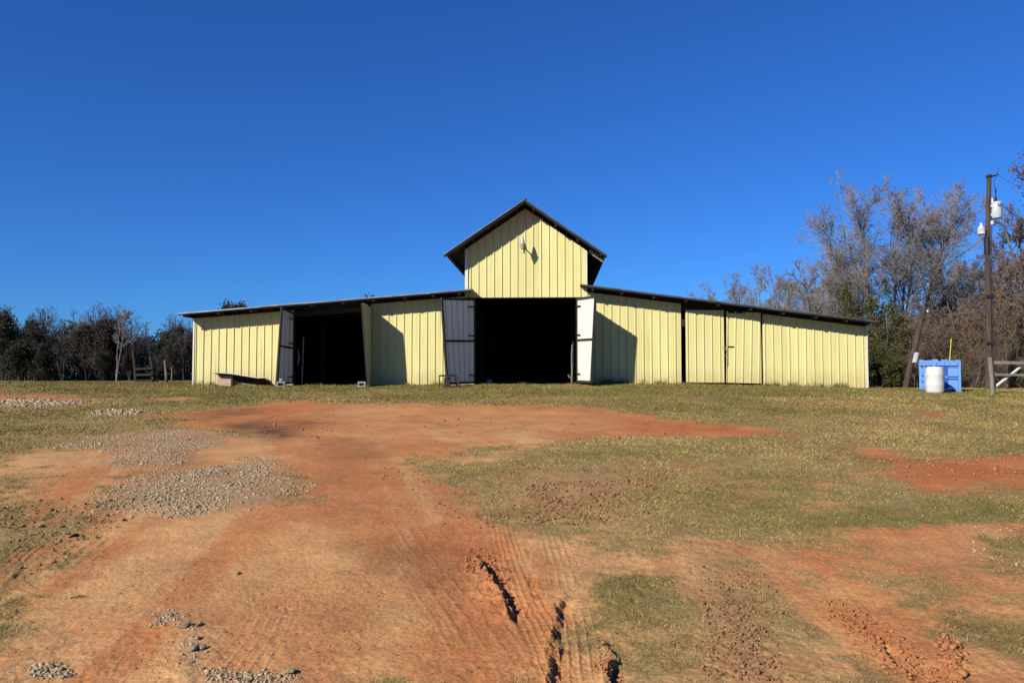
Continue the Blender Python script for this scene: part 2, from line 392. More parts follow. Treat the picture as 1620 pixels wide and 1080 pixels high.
def ground(x, y, fine=True):
    x = np.asarray(x, float); y = np.asarray(y, float)
    z = base_h(x, y)
    if not fine: return z
    L = layers(x, y)
    r = np.hypot(x, y)
    near = smooth(26, 10, r)
    T = L['T']
    z = z + near * (fbm(x, y, 1.1, 3, 7) * .022 + fbm(x, y, 5.0, 3, 8) * (.006 + .008 * T))
    z = z + smooth(14, 6, r) * fbm(x, y, 22.0, 3, 9) * (.0032 + .006 * T + .008 * L['v']) + smooth(10, 5, r) * (fbm(x, y, 55.0, 2, 10) * .0016 - .005 * smooth(.80, .95, 1 - np.abs(fbm(x, y, 3.2, 4, 12, .6)) * 6) * smooth(.0, .3, fbm(x, y, .8, 2, 13)))
    z = z + .02 * L['v'] * smooth(20, 8, r)
    jn = fbm(x, y, 7.0, 5, 61, .72); jm = fbm(x, y, 2.2, 2, 62)
    for P, A, wl_, B, wr in SCARPS:
        Q = np.asarray(P)
        m = (x > Q[:, 0].min() - .9) & (x < Q[:, 0].max() + .9) & (y > Q[:, 1].min() - .9) & (y < Q[:, 1].max() + .9)
        if not m.any(): continue
        lat, arc, tot = line_dist(x[m], y[m], P)
        d = lat + .075 * jn[m] + .03 * jm[m]
        end = smooth(0, .6, arc) * smooth(0, .25, tot - arc + .06)
        up = A * np.exp(-np.clip(-d, 0, None) / wl_ * 2.2)
        dn = -B * np.exp(-np.clip(d, 0, None) / wr * 2.0)
        k = smooth(-.008, .032, d)
        z[m] += (up * (1 - k) + dn * k) * end * np.clip(.6 + 1.5 * jn[m] + .9 * jm[m], .10, 1.5)
    for P, hw, n, dep in TRACKS:
        Q = np.asarray(P)
        m = (x > Q[:, 0].min() - .5) & (x < Q[:, 0].max() + .5) & (y > Q[:, 1].min() - .5) & (y < Q[:, 1].max() + .5)
        if not m.any(): continue
        lat, arc, tot = line_dist(x[m], y[m], P)
        lat = lat + .012 * jm[m]
        k = smooth(hw, hw * .8, np.abs(lat)) * smooth(0, .3, arc) * smooth(0, .3, tot - arc)
        k = k * smooth(-.75, .15, jm[m] + .3 * jn[m])
        ph = lat / hw * n * math.pi
        groove = np.clip(np.cos(ph) * 2.2 - 1.0, 0, 1)
        lug = np.where(np.sin(arc * 2 * math.pi / .07 + np.round(lat / hw * n / 2) * 2.2) > .35, 1.0, 0.0)
        z[m] += k * dep * (groove * .9 + .35 * lug * (1 - groove) - .7)
    return z

# ---------------------------------------------------------------- materials
def mat(name, c1, c2=None, scale=4.0, rough=.8, bump=0.0, bscale=60.0, metal=0.0, detail=4, spec=.3, stretch=None, island=0.0, bdist=.01, k=.70):
    c1 = tuple(v * k for v in c1)
    if c2: c2 = tuple(v * k for v in c2)
    m = bpy.data.materials.new(name); m.use_nodes = True
    nt = m.node_tree; N = nt.nodes; Lk = nt.links
    b = N['Principled BSDF']
    b.inputs['Roughness'].default_value = rough
    b.inputs['Metallic'].default_value = metal
    b.inputs['Specular IOR Level'].default_value = spec
    tc = N.new('ShaderNodeTexCoord')
    vec = tc.outputs['Object']
    if stretch:
        mp = N.new('ShaderNodeMapping'); mp.inputs['Scale'].default_value = stretch
        Lk.new(vec, mp.inputs['Vector']); vec = mp.outputs[0]
    if c2 is None: c2 = tuple(v * .75 for v in c1)
    nz = N.new('ShaderNodeTexNoise'); nz.inputs['Scale'].default_value = scale; nz.inputs['Detail'].default_value = detail
    Lk.new(vec, nz.inputs['Vector'])
    rp = N.new('ShaderNodeValToRGB')
    rp.color_ramp.elements[0].position = .33; rp.color_ramp.elements[1].position = .67
    rp.color_ramp.elements[0].color = (*c1, 1); rp.color_ramp.elements[1].color = (*c2, 1)
    fac = nz.outputs['Fac']
    if island:
        gi = N.new('ShaderNodeNewGeometry')
        mx = N.new('ShaderNodeMix'); mx.data_type = 'FLOAT'; mx.inputs[0].default_value = island
        Lk.new(fac, mx.inputs[2]); Lk.new(gi.outputs['Random Per Island'], mx.inputs[3]); fac = mx.outputs[0]
        rp.color_ramp.elements[0].position = .1; rp.color_ramp.elements[1].position = .9
    Lk.new(fac, rp.inputs[0])
    Lk.new(rp.outputs[0], b.inputs['Base Color'])
    if bump:
        n2 = N.new('ShaderNodeTexNoise'); n2.inputs['Scale'].default_value = bscale; n2.inputs['Detail'].default_value = 3
        Lk.new(vec, n2.inputs['Vector'])
        bp = N.new('ShaderNodeBump'); bp.inputs['Strength'].default_value = bump; bp.inputs['Distance'].default_value = bdist
        Lk.new(n2.outputs['Fac'], bp.inputs['Height']); Lk.new(bp.outputs[0], b.inputs['Normal'])
    return m

M_yellow = mat('painted_steel_yellow', (.82, .73, .305), (.775, .68, .27), 1.3, .5, .25, 1.6, detail=5, spec=.35, bdist=.03, stretch=(1, 1, .35))
def weather(m):
    """dirt splash near the ground, faint vertical rain streaks and rust specks"""
    nt = m.node_tree; N = nt.nodes; Lk = nt.links; b = N['Principled BSDF']
    src = b.inputs['Base Color'].links[0].from_socket
    g = N.new('ShaderNodeNewGeometry'); sp = N.new('ShaderNodeSeparateXYZ'); Lk.new(g.outputs['Position'], sp.inputs[0])
    mr = N.new('ShaderNodeMapRange'); mr.inputs['From Min'].default_value = 1.95; mr.inputs['From Max'].default_value = 1.25
    Lk.new(sp.outputs['Z'], mr.inputs['Value'])
    nz = N.new('ShaderNodeTexNoise'); nz.inputs['Scale'].default_value = 3.5; nz.inputs['Detail'].default_value = 6; Lk.new(g.outputs['Position'], nz.inputs['Vector'])
    mu = N.new('ShaderNodeMath'); mu.operation = 'MULTIPLY'; Lk.new(mr.outputs[0], mu.inputs[0]); Lk.new(nz.outputs['Fac'], mu.inputs[1])
    mu2 = N.new('ShaderNodeMath'); mu2.operation = 'MULTIPLY'; mu2.inputs[1].default_value = 1.0; Lk.new(mu.outputs[0], mu2.inputs[0])
    mx = N.new('ShaderNodeMix'); mx.data_type = 'RGBA'; Lk.new(mu2.outputs[0], mx.inputs[0]); Lk.new(src, mx.inputs[6]); mx.inputs[7].default_value = (.36, .25, .095, 1)
    mp = N.new('ShaderNodeMapping'); mp.inputs['Scale'].default_value = (5, 5, .35); Lk.new(g.outputs['Position'], mp.inputs[0])
    n2 = N.new('ShaderNodeTexNoise'); n2.inputs['Scale'].default_value = 2.0; n2.inputs['Detail'].default_value = 5; Lk.new(mp.outputs[0], n2.inputs['Vector'])
    r2 = N.new('ShaderNodeMapRange'); r2.inputs['From Min'].default_value = .52; r2.inputs['From Max'].default_value = .75; r2.inputs['To Max'].default_value = .16; Lk.new(n2.outputs['Fac'], r2.inputs['Value'])
    m2 = N.new('ShaderNodeMix'); m2.data_type = 'RGBA'; Lk.new(r2.outputs[0], m2.inputs[0]); Lk.new(mx.outputs[2], m2.inputs[6]); m2.inputs[7].default_value = (.46, .36, .16, 1)
    oi = N.new('ShaderNodeObjectInfo'); r3 = N.new('ShaderNodeMapRange'); r3.inputs['To Min'].default_value = .93; r3.inputs['To Max'].default_value = 1.03; Lk.new(oi.outputs['Random'], r3.inputs['Value'])
    m4 = N.new('ShaderNodeMix'); m4.data_type = 'RGBA'; m4.blend_type = 'MULTIPLY'; m4.inputs[0].default_value = 1.0; Lk.new(m2.outputs[2], m4.inputs[6]); Lk.new(r3.outputs[0], m4.inputs[7]); m2 = m4
    # sheet backs coloured dark grey: interior shade is put into the colour
    m3 = N.new('ShaderNodeMix'); m3.data_type = 'RGBA'; Lk.new(g.outputs['Backfacing'], m3.inputs[0]); Lk.new(m2.outputs[2], m3.inputs[6]); m3.inputs[7].default_value = (.09, .085, .075, 1)
    Lk.new(m3.outputs[2], b.inputs['Base Color'])
weather(M_yellow)
M_white = mat('white_steel_back', (.86, .83, .72), (.80, .765, .65), 2.0, .5, .15, 3, detail=6, bdist=.02)
M_trim = mat('cream_trim', (.80, .76, .60), (.70, .66, .50), 3.0, .5)
M_galv = mat('galvanised_edge', (.42, .44, .46), (.24, .25, .26), 3.0, .38, .2, 8, metal=.75, spec=.5)
M_galv_dull = mat('dull_galvanised_edge', (.11, .11, .10), (.05, .048, .043), 2.5, .6, .2, 8, metal=.3)  # darker metal for right-hand roof edges, ridge cap, chain and lamp arm
M_roof = mat('old_roof_steel', (.16, .155, .15), (.09, .08, .07), 1.2, .65, metal=.2)
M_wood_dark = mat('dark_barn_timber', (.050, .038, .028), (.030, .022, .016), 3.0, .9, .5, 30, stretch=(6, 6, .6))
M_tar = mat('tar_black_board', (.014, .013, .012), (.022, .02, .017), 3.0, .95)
M_wood_black = mat('near_black_timber', (.055, .042, .03), (.03, .024, .018), 3.0, .95, .4, 30)  # inside the barn this near-black puts the shade into the wood colour
M_wood_grey = mat('weathered_grey_wood', (.27, .25, .19), (.17, .15, .11), 3.0, .9, .6, 40, stretch=(5, 5, .8))
M_wood_pale = mat('pale_board', (.42, .38, .30), (.28, .25, .19), 3.0, .85)
M_pole = mat('brown_pole_wood', (.12, .080, .055), (.055, .037, .027), 2.0, .9, .6, 20, stretch=(7, 7, .5), k=.62)
M_tree_bark = mat('grey_bark', (.17, .15, .125), (.09, .078, .063), 3.0, .95, .6, 14, stretch=(3, 3, .7), k=.92)
M_twig = mat('grey_twigs', (.31, .275, .235), (.165, .14, .118), .6, .95, k=.85)
M_twig_red = mat('red_brown_twigs', (.22, .145, .11), (.12, .075, .058), .6, .95, k=.92)
M_brush = mat('brown_brush_stems', (.26, .195, .13), (.12, .085, .055), .9, .95, k=.68)
M_bark_dark = mat('dark_bark', (.055, .046, .038), (.03, .025, .02), 2.0, .95)
M_twig_dark = mat('dark_twigs', (.16, .135, .115), (.065, .055, .048), .5, .95)
M_bark_white = mat('pale_bark', (.19, .172, .15), (.08, .074, .065), 2.0, .9)
M_leaf_brown = mat('dead_brown_leaves', (.17, .095, .048), (.07, .042, .024), .5, .9, island=.5, k=.72)
M_leaf_dark = mat('dark_evergreen_leaves', (.022, .024, .011), (.050, .046, .022), .4, .8, island=.5)
M_leaf_rust = mat('rusty_oak_leaves', (.066, .040, .024), (.032, .024, .016), .5, .85, island=.5)
M_leaf_green = mat('glossy_green_leaves', (.022, .028, .008), (.085, .082, .016), .7, .6, island=.5, spec=.2, k=.92)
M_blue = mat('blue_plastic', (.22, .45, .92), (.19, .40, .86), 2.0, .45, detail=5)
M_blue_shade = mat('blue_plastic_recess_shade', (.05, .14, .50), (.045, .12, .42), 2.0, .5)  # darker copy of the blue plastic, recess shade put into the colour
M_drum = mat('white_drum_plastic', (.70, .70, .63), (.56, .54, .45), 2.2, .45, detail=7, stretch=(1, 1, .5))
M_ceramic = mat('white_enamel', (.70, .71, .70), (.52, .53, .52), 4, .35)
M_glass_lamp = mat('frosted_lamp_cone', (.66, .64, .60), (.40, .38, .34), 8, .25, spec=.5)
M_lamp_cup = mat('yellowed_lamp_cup', (.50, .46, .26), (.38, .34, .19), 8, .5)
M_iron = mat('dark_iron', (.045, .036, .033), (.028, .022, .02), 5, .6, metal=.3)
M_rust = mat('rusty_sheet', (.05, .026, .02), (.022, .014, .012), 2.5, .8, .3, 12)
M_lit_edge = mat('sunlit_sheet_edge', (.72, .70, .64), (.55, .52, .46), 4, .4, metal=.4)  # sunlit top edge of the trough put into the lip colour
M_pinkboard = mat('reddish_board', (.60, .40, .27), (.46, .30, .20), 2.0, .85, .3, 20, stretch=(.6, 4, 6))
M_block = mat('concrete_block', (.40, .38, .33), (.29, .27, .23), 8, .95, .5, 80)
M_yellow_rod = mat('yellow_rod', (.75, .62, .06), (.65, .5, .05), 5, .4)
M_black = mat('black_cable', (.02, .02, .022), (.015, .015, .016), 5, .5)
M_wire = mat('steel_wire', (.10, .10, .10), (.07, .07, .07), 5, .5, metal=.5)
M_bucket = mat('blue_bucket_plastic', (.16, .24, .36), (.12, .18, .28), 5, .5)
M_pvc = mat('white_pipe', (.80, .78, .70), (.66, .63, .54), 4, .4)
M_twine = mat('twine', (.34, .30, .15), (.24, .2, .09), 12, .9)
M_gravel = mat('gravel_stone', (.56, .435, .26), (.29, .205, .115), 1.0, .9, .3, 60, island=.75)
M_stone = mat('grey_field_stone', (.52, .40, .235), (.34, .255, .145), 9, .9, .7, 40)
M_clod = mat('red_clay_clod', (.52, .21, .075), (.36, .13, .045), 4, .95, .4, 60, island=.6)
M_clod_dark = mat('brown_soil_clod', (.40, .20, .09), (.20, .095, .045), 4, .95, .4, 60, island=.6)

def ground_material():
    m = bpy.data.materials.new('red_clay_yard'); m.use_nodes = True
    nt = m.node_tree; N = nt.nodes; Lk = nt.links; b = N['Principled BSDF']
    b.inputs['Roughness'].default_value = .95; b.inputs['Specular IOR Level'].default_value = .12
    def attr(n):
        a = N.new('ShaderNodeAttribute'); a.attribute_name = n
        s = N.new('ShaderNodeSeparateColor'); Lk.new(a.outputs['Color'], s.inputs[0]); return s.outputs
    A = attr('ga'); B = attr('gb')
    geo = N.new('ShaderNodeNewGeometry')
    def noise(sc, det=4, stretch=None):
        n = N.new('ShaderNodeTexNoise'); n.inputs['Scale'].default_value = sc; n.inputs['Detail'].default_value = det; n.inputs['Roughness'].default_value = .6
        v = geo.outputs['Position']
        if stretch:
            mp = N.new('ShaderNodeMapping'); mp.inputs['Scale'].default_value = stretch[0]; mp.inputs['Rotation'].default_value = (0, 0, stretch[1])
            Lk.new(v, mp.inputs[0]); v = mp.outputs[0]
        Lk.new(v, n.inputs['Vector']); return n.outputs['Fac']
    def math_(op, a, b_):
        n = N.new('ShaderNodeMath'); n.operation = op
        for i, v in enumerate((a, b_)):
            if isinstance(v, (int, float)): n.inputs[i].default_value = v
            else: Lk.new(v, n.inputs[i])
        return n.outputs[0]
    def rng_(v, a, b_, c, d):
        n = N.new('ShaderNodeMapRange'); n.inputs['From Min'].default_value = a; n.inputs['From Max'].default_value = b_
        n.inputs['To Min'].default_value = c; n.inputs['To Max'].default_value = d; Lk.new(v, n.inputs['Value']); return n.outputs[0]
    def mix(f, a, b_, mode='MIX'):
        n = N.new('ShaderNodeMix'); n.data_type = 'RGBA'; n.blend_type = mode
        if isinstance(f, (int, float)): n.inputs[0].default_value = f
        else: Lk.new(f, n.inputs[0])
        for i, v in ((6, a), (7, b_)):
            if isinstance(v, tuple): n.inputs[i].default_value = (*v, 1)
            else: Lk.new(v, n.inputs[i])
        return n.outputs[2]
    tan = (.42, .172, .056); red = (.365, .100, .029); pale = (.475, .250, .098)
    fine = noise(38, 5); mid = noise(6, 5); big = noise(.9, 4)
    streak = noise(3.0, 5, ((4.2, .55, 1), R(-12)))
    rf = math_('ADD', A[2], rng_(mid, .3, .7, -.42, .42))
    rf = math_('ADD', rf, rng_(streak, .3, .7, -.45, .45))
    soil = mix(rf, tan, red)
    pf = math_('ADD', B[2], rng_(streak, .35, .7, -.15, .2))
    n_ = N.new('ShaderNodeClamp'); Lk.new(pf, n_.inputs[0])
    soil = mix(n_.outputs[0], soil, pale)
    grav = mix(rng_(fine, .35, .65, 0, 1), (.34, .25, .14), (.20, .14, .08))
    soil = mix(rng_(B[1], .1, .8, 0, .62), soil, grav)
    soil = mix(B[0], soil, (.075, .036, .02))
    thatch = mix(A[1], (.31, .205, .080), (.135, .120, .028))
    thatch = mix(rng_(mid, .35, .68, 0, .55), thatch, (.17, .10, .04))
    col = mix(A[0], soil, thatch)
    k = rng_(fine, .28, .72, .68, 1.25)
    k2 = rng_(big, .3, .7, .84, 1.12)
    col = mix(1.0, col, math_('MULTIPLY', k, k2), 'MULTIPLY')
    def specks(sc, rad, thr, colr, cin):
        v = N.new('ShaderNodeTexVoronoi'); v.inputs['Scale'].default_value = sc; Lk.new(geo.outputs['Position'], v.inputs['Vector'])
        sp = N.new('ShaderNodeSeparateColor'); Lk.new(v.outputs['Color'], sp.inputs[0])
        a_ = math_('LESS_THAN', v.outputs['Distance'], rad); b2 = math_('GREATER_THAN', sp.outputs[0], thr)
        return mix(math_('MULTIPLY', math_('MULTIPLY', a_, b2), .75), cin, colr)
    col = specks(42, .24, .82, (.40, .27, .145), col)
    col = specks(30, .22, .84, (.12, .065, .035), col)
    col = specks(75, .30, .78, (.16, .08, .035), col)
    col = specks(16, .17, .90, (.38, .27, .15), col)
    Lk.new(col, b.inputs['Base Color'])
    bp = N.new('ShaderNodeBump'); bp.inputs['Strength'].default_value = .5; bp.inputs['Distance'].default_value = .02
    hsum = math_('ADD', math_('MULTIPLY', noise(90, 4), .45), math_('MULTIPLY', noise(18, 4), 1.0))
    Lk.new(hsum, bp.inputs['Height']); Lk.new(bp.outputs[0], b.inputs['Normal'])
    return m
M_ground = ground_material()

# ---------------------------------------------------------------- ground sheet
def make_ground():
    rr = [.3, .8, 1.4, 2.0, 2.6, 3.0]
    while rr[-1] < 70: rr.append(rr[-1] + max(.009, rr[-1] ** 2 / 1480))
    while rr[-1] < 3200: rr.append(rr[-1] * 1.09)
    rr = np.array(rr)
    fwd = np.linspace(R(-36.5), R(36.5), 850)
    back = np.linspace(R(36.5), R(323.5), 72)[1:-1]
    th = np.concatenate([fwd, back])
    nr, nt = len(rr), len(th)
    X = rr[:, None] * np.sin(th)[None]; Y = rr[:, None] * np.cos(th)[None]
    x, y = X.ravel(), Y.ravel()
    z = ground(x, y)
    L = layers(x, y)
    r = np.hypot(x, y)
    # break the turf up: bare soil shows between tufts
    nse = fbm(x, y, 1.6, 5, 71, .65) * .9 + fbm(x, y, 9.0, 3, 72) * .35
    T = np.clip(smooth(-.30, .34, L['T'] - .5 + nse * .80 * (1 - np.abs(2 * L['T'] - 1) ** 4 * .55)), 0, 1)
    g = np.clip(L['g'] + fbm(x, y, .5, 4, 73) * .75 + fbm(x, y, 4., 3, 74) * .3, 0, 1)
    lat, arc, _ = line_dist(x, y, ROAD)          # traffic streaks follow the track up to the barn
    st = fbm(lat, arc * .06, 2.2, 5, 83, .68); st2 = fbm(lat * 1.1 + 9, arc * .05, 1.1, 4, 84, .6)
    near_road = smooth(3.6, 1.2, np.abs(lat) * 7.0 / (3.0 + np.minimum(r, 14.0)) ) * smooth(18, 12, r)
    L['r'] = L['r'] + near_road * (st * .85); L['p'] = L['p'] + near_road * (smooth(-.05, .45, st2) * .75 + smooth(.1, .5, -st) * .5 + .17)
    rd = np.clip(L['r'] + fbm(x, y, .7, 4, 75) * .25, 0, 1.2)
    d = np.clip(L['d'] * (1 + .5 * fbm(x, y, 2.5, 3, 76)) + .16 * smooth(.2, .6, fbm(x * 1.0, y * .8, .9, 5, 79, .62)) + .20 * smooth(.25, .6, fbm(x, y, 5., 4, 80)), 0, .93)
    v = np.clip(L['v'] * (1 + .4 * fbm(x, y, 3., 3, 77)), 0, 1)
    p = np.clip(L['p'] * (1 + .9 * fbm(x, y, 1.5, 4, 78, .6)) + .35 * smooth(.1, .5, fbm(x, y, .55, 4, 82, .6)), 0, 1)
    V = np.concatenate([np.stack([x, y, z], 1), [[0, 0, float(z[:nt].mean())]]])
    i = np.arange(nr - 1)[:, None] * nt; j = np.arange(nt)[None]; j2 = (j + 1) % nt
    Q = np.stack([i + j, i + nt + j, i + nt + j2, i + j2], -1).reshape(-1, 4)[:, ::-1]
    c = nr * nt
    Tr = np.stack([np.full(nt, c), np.arange(nt), (np.arange(nt) + 1) % nt], 1)[:, ::-1]
    me = np_mesh('ground', V, [Q, Tr], M_ground, smooth=True)
    def put(n, a, b_, c_):
        at = me.attributes.new(n, 'FLOAT_COLOR', 'POINT')
        col = np.ones((len(V), 4), np.float32)
        col[:-1, 0] = a; col[:-1, 1] = b_; col[:-1, 2] = c_
        at.data.foreach_set('color', col.ravel())
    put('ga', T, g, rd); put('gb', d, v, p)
    o = link('ground', me)
    tag(o, 'red clay farm yard with patches of dry grass, ruts and gravel', 'ground', kind='structure')
make_ground()

def gz(x, y, fine=True):
    return float(ground(np.array([x]), np.array([y]), fine)[0])

# ---------------------------------------------------------------- barn
barn = thing('barn', 'long yellow metal barn with tall gabled middle and open dark doorways', 'barn', (OX, OY, 0), -YAW)
RL = lambda s: 4.04 + .076 * (s + 12.92)          # top of left lean-to roof
RR = lambda s: 5.06 - .131 * (s - 2.63)           # top of right lean-to roof
RG = lambda s: 8.33 - (.672 * (.52 - s) if s < .52 else .69 * (s - .52))
OV = .71

def rib_profile(s0, s1, phase, pitch=.305):
    """(s, bump) pairs across a ribbed steel sheet; ribs stand proud"""
    pts = [(s0, 0.0)]
    k = math.floor((s0 - phase) / pitch) - 1
    while True:
        c = phase + k * pitch
        if c > s1 + pitch: break
        for ds, h in ((-.029, 0), (-.016, .031), (.014, .031), (.025, 0), (.112, 0), (.125, .0022), (.145, .0022), (.158, 0), (.187, 0), (.20, .0022), (.22, .0022), (.233, 0)):
            s = c + ds
            if s0 + 1e-4 < s < s1 - 1e-4: pts.append((s, h))
        k += 1
    pts.append((s1, 0.0))
    return pts

def wall_sheets(s0, s1, top, bot, phase, y=0.0, name='wall_sheet', step=.915, tops=None):
    a = phase + math.floor((s0 - phase) / step) * step - .1
    cuts = [s0]
    while a < s1:
        if a > s0 + .15 and a < s1 - .15: cuts.append(a)
        a += step
    cuts.append(s1)
    for i in range(len(cuts) - 1):
        pr = rib_profile(cuts[i], cuts[i + 1], phase)
        if tops:      # break at kinks of the top line
            for kx in tops:
                if pr[0][0] < kx < pr[-1][0]: pr.append((kx, float(np.interp(kx, [q_[0] for q_ in pr], [q_[1] for q_ in pr]))))
            pr.sort()
        j = random.uniform(-.004, .004) + .003 * (i % 2)
        vs = []; fs = []
        nr = 5
        for r_ in range(nr):
            for s, h in pr:
                t = r_ / (nr - 1)
                zb = bot(s) if callable(bot) else bot
                zt = top(s)
                wv = .006 * math.sin(s * 5 + r_ * 1.7 + i)
                vs.append((s, y - h + j + (wv if 0 < r_ < nr - 1 else 0), zb + (zt - zb) * t))
        n = len(pr)
        for r_ in range(nr - 1):
            for q in range(n - 1):
                fs.append((r_ * n + q, r_ * n + q + 1, (r_ + 1) * n + q + 1, (r_ + 1) * n + q))
        m = MB(); m.add(vs, fs); m.build(name, M_yellow, barn)

TH = .17      # purlin and sheet depth under the roof line
wall_sheets(-12.62, -8.62, lambda s: RL(s) - TH, .95, -12.55)
wall_sheets(-5.53, -1.83, lambda s: RL(s) - TH, .95, -5.46)
wall_sheets(2.91, 6.50, lambda s: RR(s) - TH, .95, 2.62)
wall_sheets(9.58, 13.45, lambda s: RR(s) - TH, .90, 9.66)
wall_sheets(-1.81, 2.89, lambda s: RG(s) - .19, 4.66, -1.62, tops=[.52])
wall_sheets(-1.825, -1.45, lambda s: 4.645, .95, -5.46)
wall_sheets(2.54, 2.905, lambda s: 4.645, .95, 2.62)

# corner trims
for s0, s1, z0, z1 in ((-12.66, -12.60, .9, RL(-12.6) - TH - .02), (13.43, 13.49, .9, RR(13.45) - TH - .02), (-1.84, -1.72, 4.67, RG(-1.8) - .21), (2.84, 2.92, 4.67, RG(2.9) - .21)):
    m = MB(); m.box(s0, s1, -.037, -.006, z0, z1); m.build('corner_trim', M_trim, barn)
# rusty drip edge under the gable siding
m = MB(); m.beam((-1.80, -.012, 4.648), (2.88, -.012, 4.648), .05, .02); m.build('drip_edge', M_wood_dark, barn)

# frame: posts and headers
for s in (-12.5, -8.72, -5.44, -1.55, 2.63, 6.42, 9.66, 13.33):
    for y in (.13, 4.2, 8.2, 12.2):
        zt = (RL(s) if s < -1.6 else RR(s) if s > 2.6 else 4.8) - .3
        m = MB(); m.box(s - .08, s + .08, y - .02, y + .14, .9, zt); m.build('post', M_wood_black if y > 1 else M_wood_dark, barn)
for s0, s1, f in ((-12.58, -1.86, RL), (2.94, 13.38, RR)):
    m = MB(); m.beam((s0, .10, f(s0) - .10), (s1, .10, f(s1) - .10), .02, .19); m.build('top_plate', M_wood_black, barn)
for s0, s1, f in ((-12.6, -1.84, RL), (2.92, 13.4, RR)):
    m = MB(); m.beam((s0, .06, f(s0) - .33), (s1, .06, f(s1) - .33), .05, .2); m.build('header', M_wood_dark, barn)
m = MB(); m.box(-1.8, 2.88, .04, .10, 4.64, 4.88); m.build('header', M_wood_dark, barn)
m = MB(); m.box(6.5, 9.6, .03, .09, RR(9.6) - .62, RR(9.6) - .36); m.build('header', M_wood_black, barn)
# side and back walls, coloured dark to keep the inside dark
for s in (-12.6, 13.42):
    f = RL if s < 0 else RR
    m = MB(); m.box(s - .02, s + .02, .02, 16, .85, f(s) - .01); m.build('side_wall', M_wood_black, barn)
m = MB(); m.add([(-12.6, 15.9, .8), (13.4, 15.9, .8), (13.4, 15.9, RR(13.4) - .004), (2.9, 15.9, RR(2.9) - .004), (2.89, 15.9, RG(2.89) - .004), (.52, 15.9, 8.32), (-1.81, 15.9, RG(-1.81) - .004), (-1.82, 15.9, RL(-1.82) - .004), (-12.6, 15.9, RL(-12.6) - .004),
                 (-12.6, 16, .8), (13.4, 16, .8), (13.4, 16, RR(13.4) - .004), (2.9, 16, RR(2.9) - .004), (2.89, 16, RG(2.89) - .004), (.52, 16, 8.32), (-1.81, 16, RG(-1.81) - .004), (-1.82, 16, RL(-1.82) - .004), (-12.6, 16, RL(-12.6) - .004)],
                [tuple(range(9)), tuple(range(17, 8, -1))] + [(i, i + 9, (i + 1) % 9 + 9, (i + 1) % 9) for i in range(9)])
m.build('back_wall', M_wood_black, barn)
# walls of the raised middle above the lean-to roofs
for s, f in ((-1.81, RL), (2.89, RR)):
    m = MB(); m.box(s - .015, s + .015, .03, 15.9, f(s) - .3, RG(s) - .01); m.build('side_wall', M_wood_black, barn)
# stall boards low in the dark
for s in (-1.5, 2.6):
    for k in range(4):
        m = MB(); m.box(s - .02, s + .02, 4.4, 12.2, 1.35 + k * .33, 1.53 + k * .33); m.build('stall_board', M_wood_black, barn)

# roofs: ribbed sheets laid side by side, purlins under them, edge trim
def roof_plane(p0, p1, y0, y1, name, matx, step=1.03):
    """sheet from p0=(s,z) to p1, ribs running along that slope"""
    y = y0
    while y < y1 - .05:
        ye = min(y + step, y1)
        pr = rib_profile(y, ye, y0 + .1, .26)
        vs = [(p[0], yy, p[1] + h * .8) for p in (p0, p1) for yy, h in pr]
        n = len(pr)
        fs = [(q, n + q, n + q + 1, q + 1) for q in range(n - 1)]
        m = MB(); m.add(vs, fs); m.build(name, matx, barn)
        y = ye
roof_plane((-12.92, RL(-12.92)), (-1.83, RL(-1.83)), 0, 16.3, 'roof_sheet', M_roof)
roof_plane((-12.92, RL(-12.92)), (-1.47, RL(-1.47)), -OV, 0, 'roof_sheet', M_roof)
roof_plane((2.91, RR(2.91)), (13.63, RR(13.63)), 0, 16.3, 'roof_sheet', M_roof)
roof_plane((2.63, RR(2.63)), (13.63, RR(13.63)), -OV, 0, 'roof_sheet', M_roof)
roof_plane((-2.55, RG(-2.55)), (.52, 8.33), -OV, 16.3, 'roof_sheet', M_roof)
roof_plane((.52, 8.33), (3.62, RG(3.62)), -OV, 16.3, 'roof_sheet', M_roof)
m = MB(); m.beam((.52, -OV - .02, 8.35), (.52, 16.3, 8.35), .16, .03); m.build('ridge_cap', M_galv_dull, barn)

def edge(p0, p1, mt, h, drop, y=-OV, segs=5):
    """metal edge strip in a few laps, not quite in line"""
    for i in range(segs):
        a, b = i / segs, (i + 1) / segs
        q0 = (p0[0] + (p1[0] - p0[0]) * a, p0[1] + (p1[1] - p0[1]) * a)
        q1 = (p0[0] + (p1[0] - p0[0]) * b, p0[1] + (p1[1] - p0[1]) * b)
        j = random.uniform(-.008, .008); yj = random.uniform(-.006, .006)
        m = MB(); m.hexa([(q0[0], y - .03 + yj, q0[1] - h + j), (q1[0], y - .03 + yj, q1[1] - h + j), (q1[0], y - .012 + yj, q1[1] - h + j), (q0[0], y - .012 + yj, q0[1] - h + j),
                          (q0[0], y - .03 + yj, q0[1] + .02 + j), (q1[0], y - .03 + yj, q1[1] + .02 + j), (q1[0], y + .10 + yj, q1[1] + .03 + j), (q0[0], y + .10 + yj, q0[1] + .03 + j)])
        m.build('edge_strip', mt, barn)
    m = MB()
    m.hexa([(p0[0], y, p0[1] - drop), (p1[0], y, p1[1] - drop), (p1[0], y + .045, p1[1] - drop), (p0[0], y + .045, p0[1] - drop),
            (p0[0], y, p0[1] - .012), (p1[0], y, p1[1] - .012), (p1[0], y + .045, p1[1] - .012), (p0[0], y + .045, p0[1] - .012)])
    m.build('fascia', M_tar, barn)
edge((-12.94, RL(-12.94)), (-1.47, RL(-1.47)), M_galv, .028, .075, segs=7)
edge((2.63, RR(2.63)), (13.65, RR(13.65)), M_galv_dull, .04, .075, segs=7)
edge((-2.57, RG(-2.57)), (.51, 8.32), M_galv, .02, .11, segs=3)
